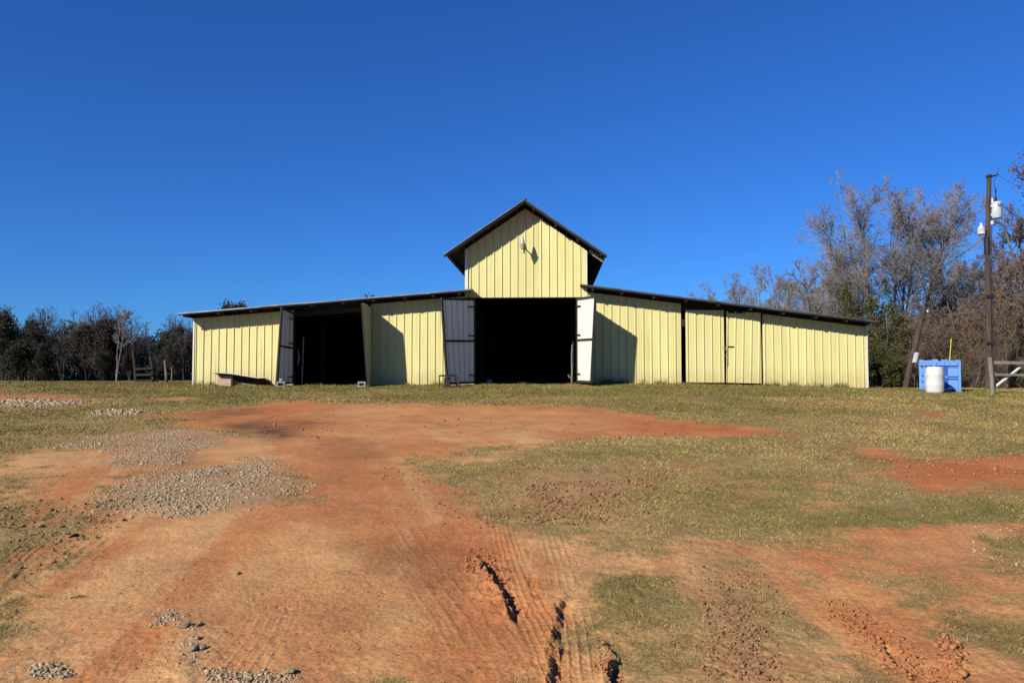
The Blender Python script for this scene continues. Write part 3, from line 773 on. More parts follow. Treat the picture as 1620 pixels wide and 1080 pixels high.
edge((.53, 8.32), (3.64, RG(3.64)), M_galv_dull, .045, .11, segs=3)
# purlins poke out under the overhang
def purlins(f, ss, mt):
    for s in ss:
        m = MB(); m.box(s - .04, s + .04, -OV + .05, 16.2, f(s) - .145, f(s) - .02); m.build('purlin', mt, barn)
purlins(RL, [-12.75, -11.4, -10.1, -8.9, -7.7, -6.5, -5.3, -4.1, -3.0, -2.0], M_wood_dark)
purlins(RR, [3.1, 4.2, 5.4, 6.6, 7.8, 9.0, 10.2, 11.4, 12.5, 13.35], M_wood_dark)
purlins(RG, [-2.4, -1.5, -.6, .2, .85, 1.7, 2.55, 3.42], M_wood_dark)
for p0, p1 in (((3.0, RG(3.0) - .17), (3.56, RG(3.56) - .17)),):
    m = MB(); m.beam((p0[0], -.03, p0[1]), (p1[0], -.03, p1[1]), .03, .14); m.build('eave_board', M_wood_pale, barn)
m = MB(); m.beam((.98, -.05, RG(.98) - .20), (1.22, -.05, RG(1.22) - .20), .02, .07); m.build('eave_board', M_wood_pale, barn)

# doors
def door(name, hinge, ztop_h, zbot_h, top_o, bot_o, lab, in_mat, strap_side=True, brace_v=.5, lean=0.0, thick=.05):
    """hinge (s, y); top_o/bot_o (s, y, z) of the free edge; y negative = out. Outer sheet ribbed, inner sheet plain, timber frame."""
    hb = np.array((hinge[0], hinge[1], zbot_h)); ht = np.array((hinge[0], hinge[1], ztop_h))
    ob = np.array(bot_o, float); ot = np.array(top_o, float)
    wd = np.linalg.norm(ob - hb)
    nrm = np.cross(ob - hb, (0, 0, 1.)); nrm /= np.linalg.norm(nrm)
    sgn = 1 if lab[1] > 0 else -1
    nrm = nrm * sgn                       # towards the outer face
    def f(u, v, w): return (hb * (1 - u) + ob * u) * (1 - v) + (ht * (1 - u) + ot * u) * v + nrm * w
    def bar(u0, u1, v0, v1, w0, w1, nm, mt, par):
        m = MB(); m.hexa([f(u0, v0, w0), f(u1, v0, w0), f(u1, v0, w1), f(u0, v0, w1), f(u0, v1, w0), f(u1, v1, w0), f(u1, v1, w1), f(u0, v1, w1)])
        return m.build(nm, mt, par)
    # frame as the door's own mesh
    m = MB()
    fw = .075 / wd; fh = .025
    for u0, u1, v0, v1 in ((0, fw, 0, 1), (1 - fw, 1, 0, 1), (fw, 1 - fw, 0, fh), (fw, 1 - fw, 1 - fh, 1), (fw, 1 - fw, brace_v - .012, brace_v + .012)):
        m.hexa([f(u0, v0, -thick), f(u1, v0, -thick), f(u1, v0, thick * .3), f(u0, v0, thick * .3), f(u0, v1, -thick), f(u1, v1, -thick), f(u1, v1, thick * .3), f(u0, v1, thick * .3)])
    o = m.build(name, M_wood_dark, barn)
    if lab[0]: o['label'] = lab[0]
    # outer ribbed sheet
    pr = rib_profile(0, wd, .07)
    n = len(pr); vs = []; fs = []
    rows = 4
    for r_ in range(rows):
        for s, h in pr:
            vv = r_ / (rows - 1)
            uu = s / wd
            if 0 < uu < 1: uu += lean * (.5 - vv)
            vs.append(f(uu, vv, thick * .34 + h + (.012 * math.sin(3 * uu + 2 * vv) if lean else 0)))
    for r_ in range(rows - 1):
        for q in range(n - 1): fs.append((r_ * n + q, r_ * n + q + 1, (r_ + 1) * n + q + 1, (r_ + 1) * n + q))
    ms = MB(); ms.add(vs, fs if np.dot(np.cross(np.array(vs[1]) - vs[0], np.array(vs[n]) - vs[0]), nrm) > 0 else [q[::-1] for q in fs])
    ms.build('door_sheet', M_yellow, o)
    # inner faces of the sheet between frame members, with faint ribs
    for v0, v1 in ((fh, brace_v - .012), (brace_v + .012, 1 - fh)):
        vs = []; fs = []
        pr2 = [(fw * wd, 0)] + [(s, h) for s, h in rib_profile(0, wd, .07) if fw * wd < s < (1 - fw) * wd] + [((1 - fw) * wd, 0)]
        n = len(pr2)
        for vv in (v0, v1):
            for s, h in pr2: vs.append(f(s / wd, vv, -thick * .35 + h * .9))
        fs = [(q, q + 1, n + q + 1, n + q) for q in range(n - 1)]
        ms = MB(); ms.add(vs, fs); ms.build('inner_sheet', in_mat, o)
    for vv in ((.10, .56, .90) if strap_side else ()):
        bar(-.02, .30 * 1.5 / wd, vv - .008, vv + .008, -thick - .012, -thick - .001, 'hinge', M_iron, o)
    return o
door('door', (-8.60, -.05), RL(-8.6) - .28, 1.30, (-8.72, -1.20, 4.22), (-8.90, -1.15, 1.29), ('left leaf of the left doorway, standing open', 1), M_white)
door('door', (-5.55, -.05), RL(-5.5) - .30, 1.32, (-5.54, -1.45, 4.34), (-5.30, -1.42, 1.31), ('right leaf of the left doorway, standing open at a lean', -1), M_white)
door('door', (-1.44, -.05), 4.62, 1.32, (-2.56, -1.65, 4.50), (-2.34, -1.62, 1.30), ('left leaf of the big middle doorway, inner side in shade', 1), M_white)
door('door', (2.53, -.05), 4.62, 1.37, (3.16, -1.86, 4.53), (2.99, -1.80, 1.36), ('right leaf of the big middle doorway, white inner side in sun', -1), M_white)
door('door', (6.66, -.06), 4.13, 1.37, (8.11, -.06, 4.12), (8.11, -.06, 1.36), ('closed left leaf of the right doorway', 1), M_white, strap_side=False)
door('door', (9.50, -.05), 4.02, 1.33, (8.19, -.10, 4.08), (8.19, -.07, 1.36), ('closed right leaf of the right doorway, its ribs leaning', -1), M_white, strap_side=False, lean=.055)

# ---------------------------------------------------------------- lamp on the gable
wl_ = thing('wall_lamp', 'pointed yard lamp on a short arm high on the yellow gable', 'lamp', b2w(.43, .0, 0), -YAW)
m = MB(); m.lathe([(.06, .012), (.088, .02), (.084, .07), (.062, .17), (.03, .28), (.012, .34)], (0, -.50, 6.66), 16); m.build('globe', M_glass_lamp, wl_, smooth=True)
m = MB(); m.lathe([(.075, -.19), (.115, -.03), (.122, 0.0), (.09, .012)], (0, -.50, 6.66), 16); m.build('cup', M_lamp_cup, wl_, smooth=True)
m = MB(); m.tube([(.03, -.02, 6.62), (.03, -.15, 6.60), (.02, -.42, 6.57), (.0, -.50, 6.56)], .024, 8); m.build('arm', M_iron, wl_)
m = MB(); m.tube([(.055, -.44, 6.30), (.055, -.44, 6.52)], .028, 10); m.build('ballast', M_iron, wl_)
m = MB(); m.box(-.02, .09, -.055, -.036, 6.53, 6.70); m.build('bracket', M_iron, wl_)

# ---------------------------------------------------------------- small things by the barn
def at_wall(s, out):
    x, y, _ = b2w(s, out)
    return x, y, gz(x, y)

# old curved sheet metal trough lying against the wall
x, y, z = at_wall(-10.5, .55)
tr = thing('metal_trough', 'rusty half round metal trough tipped against the yellow wall', 'trough', (x, y, z), -YAW)
m = MB(); K = 18; N = 9
ts = [k / (K - 1) for k in range(K)]
zt_ = np.interp(ts, [0, .2, .35, .8, .87, .93, 1.0], [.52, .50, .465, .30, .345, .27, .04])
zb_ = np.interp(ts, [0, .12, .3, .5, .72, 1.0], [.46, .34, .24, .10, .0, .0])
vs = []
for k, t in enumerate(ts):
    for off in (0, .022):
        for i in range(N):
            a = R(90 * i / (N - 1))
            vs.append((-1.12 + 2.36 * t + .02 * math.sin(i), -.02 + .42 * math.sin(a) + off * math.sin(a), zb_[k] - .02 + (zt_[k] - zb_[k]) * math.cos(a) + off))
fs = []
for k in range(K - 1):
    for sf in (0, N):
        for i in range(N - 1):
            b0 = k * 2 * N + sf + i; b1 = b0 + 2 * N
            fs.append((b0, b0 + 1, b1 + 1, b1) if sf else (b0, b1, b1 + 1, b0 + 1))
    b0 = k * 2 * N; b1 = b0 + 2 * N
    fs.append((b0, b0 + N, b1 + N, b1))
m.add(vs, fs); m.build('curved_sheet', M_rust, tr, smooth=True)
m = MB(); m.tube([(-1.12 + 2.36 * t, -.03, zt_[k]) for k, t in enumerate(ts[:-1])], .017, 6); m.build('rolled_lip', M_lit_edge, tr)
m = MB(); m.box(-1.03, -.42, .24, .28, -.05, .40); m.build('end_board', M_pinkboard, tr)
m = MB(); m.box(-.40, -.33, .04, .11, -.1, .31); m.build('leg', M_rust, tr)
m = MB(); m.beam((.0, .05, .10), (.75, .12, -.02), .03, .05); m.build('brace', M_wood_grey, tr)

def cinder_block(x, y, rz, label):
    z = gz(x, y)
    b = thing('concrete_block', label, 'block', (x, y, z - .01), rz, 'concrete blocks holding the doors')
    m = MB()
    for x0, x1, z0, z1 in ((-.15, -.11, 0, .20), (.11, .15, 0, .20), (-.11, .11, 0, .045), (-.11, .11, .155, .20)):
        m.box(x0, x1, -.09, .09, z0, z1)
    m.build('shell', M_block, b)
    m = MB(); m.box(-.109, .109, .05, .088, .046, .154); m.build('web', M_block, b)
    return b
x, y, _ = b2w(-8.70, 1.1); b1 = cinder_block(x, y, R(4), 'pale concrete block with a lump on top, under the left doorway left leaf')
m = MB(); m.lathe([(.05, 0), (.085, .03), (.07, .09), (.03, .12)], (0, 0, .20), 9); m.build('mortar_lump', M_block, b1)
x, y, _ = b2w(-5.52, 1.35); cinder_block(x, y, R(-12), 'low concrete block at the right side of the left doorway')

# iron stand in front of the big left door
x, y, z = at_wall(-2.2, 2.0)
st = thing('iron_stand', 'small dark iron frame stand with splayed legs by the shaded middle door', 'stand', (x, y, z), -YAW)
def bar(par, nm, a, b, w=.035, mt=M_iron):
    m = MB(); m.beam(a, b, w, w); m.build(nm, mt, par)
bar(st, 'leg', (-.37, .15, -.05), (-.36, .15, .43)); bar(st, 'leg', (-.04, -.2, -.05), (-.03, -.2, .40), .05)
bar(st, 'leg', (.44, -.15, -.03), (.28, -.1, .44), .045); bar(st, 'leg', (.28, .25, -.03), (.22, .2, .44), .04)
bar(st, 'top_bar', (-.37, .15, .42), (-.02, -.2, .40)); bar(st, 'top_bar', (-.03, -.2, .40), (.28, -.1, .44), .05)
bar(st, 'top_bar', (-.36, .16, .43), (.23, .2, .45)); bar(st, 'top_bar', (.28, -.1, .44), (.22, .2, .44))
bar(st, 'foot_bar', (-.20, -.2, .0), (.46, -.17, .01), .05); bar(st, 'cross_bar', (-.30, .0, .44), (.2, .02, .45), .03)
m = MB(); m.box(-.17, .04, -.02, .16, .02, .36); m.build('box', M_rust, st)

# bucket inside the big doorway
x, y, _ = b2w(-1.0, -1.2)
z = gz(x, y)
bk = thing('bucket', 'dull blue plastic bucket just inside the dark middle doorway', 'bucket', (x, y, z))
m = MB(); m.lathe([(.12, 0), (.15, .34), (.16, .345), (.16, .36), (.14, .36), (.11, .03)], (0, 0, 0), 18); m.build('shell', M_bucket, bk, smooth=True)
m = MB(); m.tube([(.155 * math.cos(a), .03 * math.sin(a), .33 - .14 * math.sin(a)) for a in np.linspace(0, math.pi, 12)], .006, 5); m.build('handle', M_wire, bk)

# twine knot on the closed doors, chain hanging at the door jamb
x, y, _ = b2w(8.15, .13)
m = MB()
m.tube([(-.09, .02, 2.72), (-.03, .0, 2.70), (.0, -.01, 2.64), (.04, .0, 2.56), (.09, .03, 2.48)], .016, 6)
m.tube([(-.02, .0, 2.66), (.02, -.01, 2.60), (-.02, .0, 2.52), (.02, -.01, 2.44), (.0, .0, 2.36)], .02, 6)
tw = m.build('door_twine', M_twine, loc=(x, y, 0)); tag(tw, 'frayed twine knot tying the two closed yellow doors together', 'twine')
x, y, _ = b2w(2.36, .02)
ch = thing('tie_chain', 'chain hanging down the jamb beside the sunlit white door', 'chain', (x, y, 0))
for k in range(17):
    m = MB(); rz_ = 0 if k % 2 else R(90)
    zc = 2.90 - k * .088
    pts = [(.028 * math.cos(a) * math.cos(rz_) + .006 * math.sin(k * 2.1), .028 * math.cos(a) * math.sin(rz_), zc + .058 * math.sin(a)) for a in np.linspace(0, 2 * math.pi, 9)]
    m.tube(pts, .009, 5, caps=False); m.build('link', M_galv_dull, ch)
x, y, _ = b2w(2.30, .06); z = gz(x, y)
m = MB(); m.tube([(0, 0, -.1), (.02, .0, .5), (.01, .01, 1.1), (.03, .02, 1.52)], [.035, .032, .03, .026], 7)
m.tube([(0, 0, .18), (-.09, -.03, .26), (-.13, -.05, .34)], [.03, .04, .03], 7)
ps = m.build('prop_stick', M_wood_grey, loc=(x, y, z)); tag(ps, 'crooked grey stick leaning by the right jamb of the middle doorway', 'stick')
for s, o, h, lab in ((-8.28, -.05, 1.9, 'thin pale pole standing inside the left doorway'),):
    x, y, _ = b2w(s, o); z = gz(x, y)
    m = MB(); m.tube([(0, 0, -.1), (.02, 0, h * .5), (.04, .02, h)], .03, 7); tag(m.build('standing_pole', M_wood_grey, loc=(x, y, z)), lab, 'pole')
x, y, _ = b2w(-8.42, -.02); z = gz(x, y)
m = MB(); m.tube([(-.02, 0, 1.45), (.0, -.02, 1.2), (.03, -.02, 1.1), (.0, -.02, .95), (-.03, 0, .72)], [.012, .022, .035, .028, .01], 7)
tag(m.build('hanging_rag', M_wood_pale, loc=(x, y, z)), 'pale rag hanging on the left jamb of the left doorway', 'rag')

# ---------------------------------------------------------------- drum, container, fence and poles at the right
DX, DY = 14.75, 27.3
dz = gz(DX, DY)
dr = thing('plastic_drum', 'white plastic drum standing in front of the blue container', 'drum', (DX, DY, dz - .02))
m = MB(); m.lathe([(.265, 0), (.285, .02), (.292, .10), (.288, .20), (.297, .27), (.297, .31), (.288, .33), (.290, .58), (.298, .62), (.298, .66), (.286, .69), (.280, .84), (.262, .885), (.25, .90), (.25, .915), (.235, .915), (.228, .895)], n=36)
m.build('body', M_drum, dr, smooth=True)
m = MB(); m.lathe([(.228, .0), (.226, .006)], (0, 0, .889), 36); m.build('lid', M_drum, dr)
for dx in (-.13, .14):
    m = MB(); m.lathe([(.035, 0), (.035, .025), (.03, .03)], (dx, -.02, .895), 12); m.build('bung', M_drum, dr)

CX, CY = 15.68, 28.68
cz = gz(CX, CY)
bc = thing('plastic_container', 'bright blue plastic bulk container behind the white drum', 'container', (CX, CY, cz), R(-2))
W_, D_ = .96, 1.10
m = MB(); m.box(-.43, .43, -.49, .49, .10, .96); m.build('body', M_blue_shade, bc)
def blk(nm, x0, x1, z0, z1, y0, y1, mt=M_blue, bv=.006):
    m = MB(); m.box(x0, x1, y0, y1, z0, z1); return m.build(nm, mt, bc, bevel=bv)
yf = -D_ / 2; yb = D_ / 2; xl = -W_ / 2; xr = W_ / 2
for x0, x1 in ((xl, xl + .07), (xr - .07, xr)):
    for y0, y1 in ((yf, yf + .08), (yb - .08, yb)): blk('post', x0, x1, .09, .904, y0, y1)
blk('post', -.085, .03, .09, .90, yf + .02, yf + .09, M_blue_shade)
blk('latch', -.065, .015, .46, .53, yf + .0, yf + .019)
blk('rail', xl - .005, xr + .005, .905, 1.03, yf - .012, yf + .09); blk('rail', xl - .005, xr + .005, .03, .088, yf - .012, yf + .09)
blk('rail', xl - .004, xl + .08, .907, 1.027, yf + .092, yb); blk('rail', xr - .08, xr + .004, .907, 1.027, yf + .092, yb); blk('rail', xl + .083, xr - .083, .907, 1.027, yb - .09, yb - .002)
blk('rail', xl - .004, xl + .08, .03, .088, yf + .092, yb)
blk('rail', .035, .405, .845, .872, yf + .01, yf + .06); blk('rail', -.405, -.09, .845, .872, yf + .01, yf + .06)
for x0, x1 in ((.045, .395), (-.40, -.10)):
    blk('panel', x0, x1, .515, .825, yf + .035, yf + .075); blk('panel', x0, x1, .10, .385, yf + .035, yf + .075)
    blk('rail', x0, x1, .43, .47, yf + .03, yf + .07)
# left side: posts, rails and panels in sun
for y0, y1 in ((-.15, -.08), (.16, .23)): blk('post', xl + .01, xl + .07, .09, .904, y0, y1)
for y0, y1 in ((-.45, -.16), (-.07, .15), (.24, .45)):
    blk('panel', xl + .03, xl + .075, .56, .83, y0 + .01, y1 - .01); blk('panel', xl + .03, xl + .075, .34, .50, y0 + .01, y1 - .01); blk('panel', xl + .03, xl + .075, .10, .28, y0 + .01, y1 - .01)
for x0, x1, h in ((xl, xl + .16, .10), (-.16, .03, .085), (.10, .24, .06), (.32, xr, .075)):
    blk('stacking_lug', x0, x1, 1.032, 1.032 + h, yf, yf + .13); blk('stacking_lug', x0, x1, 1.032, 1.032 + h, yb - .13, yb)
for y0, y1, h in ((-.28, -.12, .06), (.02, .18, .07)): blk('stacking_lug', xl, xl + .12, 1.030, 1.030 + h, y0, y1)
for x0 in (-.40, -.13, .06, .34): blk('rivet', x0, x0 + .05, .96, .995, yf - .024, yf - .013, M_blue_shade, .004)
for x0, x1 in ((xl, xl + .18), (-.10, .10), (xr - .18, xr)):
    blk('foot', x0, x1, -.06, .028, yf, yf + .2); blk('foot', x0, x1, -.06, .028, yb - .2, yb)
m = MB(); m.tube([(0, 0, -.1), (.09, .02, .95), (.21, .05, 1.95)], .016, 7)
yx, yy_ = 16.48, 29.6
tag(m.build('marker_rod', M_yellow_rod, loc=(yx, yy_, gz(yx, yy_))), 'thin yellow rod sticking up behind the blue container', 'rod')

# wooden fence end at the right edge
fx, fy = 16.68, 27.2
fz = gz(fx, fy)
fe = thing('wooden_fence', 'weathered grey post and rail fence with a white diagonal brace', 'fence', (fx, fy, fz))
m = MB(); m.tube([(.03, 0, -.3), (.01, 0, .4), (-.02, 0, .9), (-.045, 0, 1.27)], [.075, .072, .07, .066], 9); m.build('post', M_wood_grey, fe)
m = MB(); m.tube([(2.9, .1, -.3), (2.88, .1, .5), (2.9, .1, 1.28)], [.075, .072, .066], 9); m.build('post', M_wood_grey, fe)
m = MB(); m.beam((.035, .10, 1.09), (2.95, .16, 1.055), .04, .105); m.build('rail', M_wood_grey, fe)
m = MB(); m.beam((.055, .10, .67), (2.95, .16, .63), .04, .085); m.build('rail', M_wood_grey, fe)
m = MB(); m.tube([(.17, .15, .22), (.75, .22, .62), (1.35, .28, 1.06)], [.045, .042, .04], 9); m.build('brace', M_pvc, fe)

# utility pole
ux, uy = 19.83, 32.6
uz = gz(ux, uy, False)
up = thing('utility_pole', 'tall brown utility pole with white transformer and lamp near its top', 'pole', (ux, uy, uz - .1))
PT = 9.05
def pc(z): return np.array((.26 * z / PT + .03 * math.sin(z * .8), 0, z))
m = MB(); m.tube([pc(z) + np.array((0, 0, -.3 if z == 0 else 0)) for z in np.linspace(0, PT, 14)], np.linspace(.138, .085, 14), 14); m.build('shaft', M_pole, up, smooth=True)
m = MB(); m.lathe([(.125, 0), (.13, .02), (.10, .10), (.03, .13)], tuple(pc(PT) - np.array((0, 0, .02))), 12); m.build('pole_cap', M_iron, up)
tc = pc(7.62) + np.array((.31, -.06, 0))
m = MB(); m.lathe([(.18, -.34), (.205, -.31), (.205, .26), (.222, .27), (.222, .31), (.20, .335), (.12, .36)], tuple(tc), 22); tf = m.build('transformer', M_ceramic, up, smooth=True)
m = MB(); m.lathe([(.045, 0), (.05, .06), (.035, .08), (.05, .11), (.032, .14), (.045, .18), (.02, .25), (.02, .42), (.035, .44), (.035, .52), (.02, .56)], tuple(tc + np.array((-.02, 0, .355))), 10); m.build('bushing', M_black, tf, smooth=True)
for dz_ in (-.2, .16): 
    m = MB(); m.box(tc[0] - .26, tc[0] - .19, tc[1] - .05, tc[1] + .05, tc[2] + dz_ - .05, tc[2] + dz_ + .05); m.build('clamp', M_ceramic, tf)
for k in (-1, 0, 1):
    m = MB(); m.lathe([(.02, 0), (.028, .02), (.018, .06)], tuple(tc + np.array((.08 * k, -.225, .19))), 8, axis='y'); m.build('terminal', M_black, tf)
m = MB(); m.lathe([(.035, 0), (.05, .03), (.03, .06), (.05, .09), (.03, .12), (.04, .3), (.03, .38)], tuple(pc(7.75) + np.array((.12, -.08, 0))), 10); m.build('arrester', M_ceramic, up, smooth=True)
m = MB(); m.lathe([(.05, 0), (.07, .05), (.07, .12), (.03, .17)], tuple(pc(7.0) + np.array((.13, -.08, .0))), 10); m.build('insulator', M_ceramic, up, smooth=True)
lc = pc(6.85) + np.array((-.33, -.08, 0))
m = MB(); m.lathe([(.12, -.26), (.155, -.24), (.15, -.08), (.165, -.06), (.165, -.01), (.10, .03), (.09, .10)], tuple(lc), 18); lm = m.build('lamp', M_ceramic, up, smooth=True)
m = MB(); m.lathe([(.05, .10), (.055, .19), (.035, .22)], tuple(lc + np.array((0, 0, .002))), 10); m.build('photocell', M_ceramic, lm, smooth=True)
m = MB(); m.tube([lc + np.array((.03, .02, .0)), lc + np.array((.2, .05, .06)), pc(6.9) + np.array((-.05, 0, 0))], .03, 8); m.build('lamp_arm', M_galv_dull, up)
m = MB(); m.lathe([(.112, 0), (.116, .01), (.112, .72), (.10, .73)], tuple(pc(5.75) + np.array((-.015, 0, 0))), 14); m.build('black_sleeve', M_black, up)
for z in (2.05, 4.0):
    m = MB(); m.box(pc(z)[0] - .17, pc(z)[0] + .17, -.17, -.11, z - .05, z + .05); m.build('band', M_iron, up)
m = MB(); m.tube([pc(z) + np.array((.155 - .05 * z / PT, -.07, 0)) for z in np.linspace(.2, 7.3, 12)], .018, 6); m.build('ground_cable', M_black, up)
m = MB(); m.tube([tc + np.array((-.02, 0, .90)), tc + np.array((-.1, 0, 1.2)), tc + np.array((.06, .02, 1.45)), tc + np.array((.13, 0, 1.85)), pc(PT) + np.array((.35, 0, .08))], .012, 6); m.build('tap_wire', M_black, up)
m = MB(); m.tube([pc(PT) + np.array((.02, 0, .03)), pc(PT) + np.array((.2, 0, .04)), pc(PT) + np.array((.37, 0, .10))], [.03, .035, .03], 7); m.build('line_insulator', M_black, up)
def sag_wire(nm, a, b, sag, r, label):
    a = np.array(a); b = np.array(b)
    pts = [a + (b - a) * t - np.array((0, 0, sag * 4 * t * (1 - t))) for t in np.linspace(0, 1, 20)]
    m = MB(); m.tube(pts, r, 5); o = m.build(nm, M_black); tag(o, label, 'wire', 'wires from the utility pole')
U = np.array((ux, uy, uz - .1))
sag_wire('power_line', U + pc(PT) + np.array((.37, 0, .10)), U + np.array((14, 16, 12.0)), .25, .008, 'thin line running up to the right from the very top of the utility pole')
sag_wire('service_wire', U + pc(7.1) + np.array((.2, -.05, .05)), U + np.array((12, 6, 6.2)), .3, .009, 'service wire leaving to the right just below the white transformer')
sag_wire('service_wire', U + tc + np.array((.12, -.2, .15)), U + np.array((12, 4.5, 3.6)), .3, .011, 'steeply falling wire from the front of the white transformer')
sag_wire('service_wire', U + pc(7.0) + np.array((.2, -.05, .0)), U + np.array((12.5, 2.0, 5.0)), .3, .008, 'lowest wire leaving the utility pole below the transformer')

# leaning old pole with a white box
lx, ly = 16.75, 33.5
lz = gz(lx, ly, False)
lp = thing('leaning_pole', 'old brown pole leaning to the right with a white box on it', 'pole', (lx, ly, lz - .2))
pts = [np.array((0, 0, -.2)), np.array((.30, 0, 1.1)), np.array((.62, 0, 2.3)), np.array((.98, .02, 3.72))]
m = MB(); m.tube(pts, [.135, .125, .115, .105], 12); m.build('shaft', M_pole, lp, smooth=True)
m = MB(); m.hexa([(.30, -.27, 1.30), (.46, -.27, 1.30), (.46, -.15, 1.30), (.30, -.15, 1.30), (.42, -.27, 1.74), (.58, -.27, 1.74), (.58, -.15, 1.74), (.42, -.15, 1.74)]); m.build('meter_box', M_ceramic, lp, bevel=.03)
m = MB(); m.lathe([(.03, 0), (.05, .03), (.05, .08), (.02, .11)], (1.09, -.06, 3.46), 10); m.build('insulator', M_ceramic, lp, smooth=True)

# ---------------------------------------------------------------- left field: chute posts, fence posts, wire fence
qx, qy = -22.66, 47.0
qz = gz(qx, qy, False)
cc = thing('board_gate', 'dark gate of three boards between two tall leaning posts', 'gate', (qx, qy, qz))
m = MB(); m.tube([(.08, 0, -.3), (.0, 0, .9), (-.14, 0, 2.02)], [.10, .095, .085], 9); m.build('post', M_wood_black, cc)
m = MB(); m.tube([(1.12, .1, -.3), (1.02, .1, .8), (.86, .1, 1.62)], [.10, .09, .085], 9); m.build('post', M_wood_black, cc)
m = MB(); m.tube([(1.30, .25, -.2), (1.2, .2, .5), (1.0, .15, 1.3)], [.08, .08, .07], 9); m.build('brace_post', M_wood_black, cc)
for z0, z1 in ((.82, .88), (.47, .51), (.12, .16)):
    m = MB(); m.beam((.0, -.08, z0), (1.08, -.05, z1), .04, .12); m.build('board', M_wood_black, cc)
def fpost(px, D, h, lean, r, label, mt=M_wood_grey):
    x = (px - 810) / 1236 * D
    z = gz(x, D, False)
    m = MB(); m.tube([(0, 0, -.3), (lean * .5, 0, h * .5), (lean, 0, h)], [r, r * .95, r * .85], 8)
    tag(m.build('fence_post', mt, loc=(x, D, z)), label, 'post')
fpost(265, 45, 1.30, -.16, .07, 'leaning grey fence post right of the board gate')
fpost(273, 46, 1.05, .0, .04, 'thin dark post between the leaning grey post and the yellow barn', M_wood_dark)
fpost(264.5, 43.5, .35, .02, .09, 'low dark stump at the foot of the leaning grey post', M_wood_dark)
fpost(272, 49, .95, .02, .035, 'slim pale post nearest the barn corner in the left field', M_wood_pale)
for px, D, h, wh in ((16, 36, .34, 'nearest the left edge'), (73, 37, .24, 'upright one of the middle pair'), (82, 37, .27, 'tilted one of the middle pair'), (121, 40, .26, 'faint fourth one')):
    x = (px - 810) / 1236 * D; z = gz(x, D, False)
    m = MB(); m.tube([(0, 0, -.15), (.0, 0, h * .5), (.05 if px == 82 else .0, 0, h)], .022, 6)
    tag(m.build('stake', M_wood_black, loc=(x, D, z)), 'short dark stake in the grass of the left field, ' + wh, 'stake', 'short stakes in the left field')

# ---------------------------------------------------------------- trees: vectorised branch growth
def unit(v): return v / (np.linalg.norm(v, axis=-1, keepdims=True) + 1e-9)

def grow(g, pos, d, length, r0, r1, K, wob, trop):
    """N branches of K points each"""
    P = [pos]; d = unit(d)
    step = (length / (K - 1))[:, None]
    for k in range(K - 1):
        d = unit(d + g.normal(0, wob, d.shape) + np.array((0, 0, trop)))
        P.append(P[-1] + d * step)
    P = np.stack(P, 1)
    t = np.linspace(0, 1, K)[None]
    Rr = r0[:, None] * (1 - t) + r1[:, None] * t
    return P, Rr

def spawn(g, P, Rr, M, t0, t1, ang, lenf, K, wob, trop, rf, rmin, up=0.0, lvar=.3, lensrc=None):
    """M children on each parent branch"""
    N, KP, _ = P.shape
    par = np.repeat(np.arange(N), M)
    t = g.uniform(t0, t1, N * M)
    f = t * (KP - 1); i = np.minimum(f.astype(int), KP - 2); w = (f - i)[:, None]
    pos = P[par, i] * (1 - w) + P[par, i + 1] * w
    tan = unit(P[par, i + 1] - P[par, i])
    rnd = unit(g.normal(0, 1, tan.shape)); side = unit(np.cross(tan, rnd))
    a = np.radians(g.normal(ang[0], ang[1], N * M))[:, None]
    d = tan * np.cos(a) + side * np.sin(a) + np.array((0, 0, up))
    plen = np.linalg.norm(np.diff(P, axis=1), axis=2).sum(1)[par]
    L = plen * lenf * (1.15 - .65 * t) * g.uniform(1 - lvar, 1 + lvar, N * M)
    rp = Rr[par, i]
    r0 = np.maximum(rp * rf * g.uniform(.7, 1.0, N * M), rmin)
    r1 = np.maximum(r0 * .35, rmin * .7)
    return grow(g, pos, d, L, r0, r1, K, wob, trop)

def tubes(levels, sides):
    VV = []; QQ = []; b = 0
    for (P, Rr), S in zip(levels, sides):
        N, K, _ = P.shape
        T = unit(np.gradient(P, axis=1))
        ref = np.where(np.abs(T[:, :1, 2:3]) > .9, np.array((1., 0, 0)), np.array((0, 0, 1.)))
        u = unit(np.cross(T, np.broadcast_to(ref, T.shape))); v = np.cross(T, u)
        a = np.arange(S) * 2 * math.pi / S
        ring = P[:, :, None] + Rr[:, :, None, None] * (np.cos(a)[None, None, :, None] * u[:, :, None] + np.sin(a)[None, None, :, None] * v[:, :, None])
        VV.append(ring.reshape(-1, 3))
        n = np.arange(N)[:, None, None] * K * S; k = np.arange(K - 1)[None, :, None] * S; s = np.arange(S)[None, None]; s2 = (s + 1) % S
        q = np.stack([n + k + s, n + k + s2, n + k + S + s2, n + k + S + s], -1).reshape(-1, 4)
        QQ.append(q + b); b += N * K * S
    return np.concatenate(VV), np.concatenate(QQ)

def leaves_at(g, pts, n, size, spread):
    """n small leaf triangles pairs scattered round given points"""
    c = pts[g.integers(0, len(pts), n)] + g.normal(0, spread, (n, 3))
    a = unit(g.normal(0, 1, (n, 3))); b = unit(np.cross(a, g.normal(0, 1, (n, 3))))
    s = (size * g.uniform(.6, 1.3, n))[:, None]
    V = np.stack([c - a * s, c + b * s * .55, c + a * s, c - b * s * .55], 1).reshape(-1, 3)
    F = np.arange(n * 4).reshape(n, 4)
    return V, F

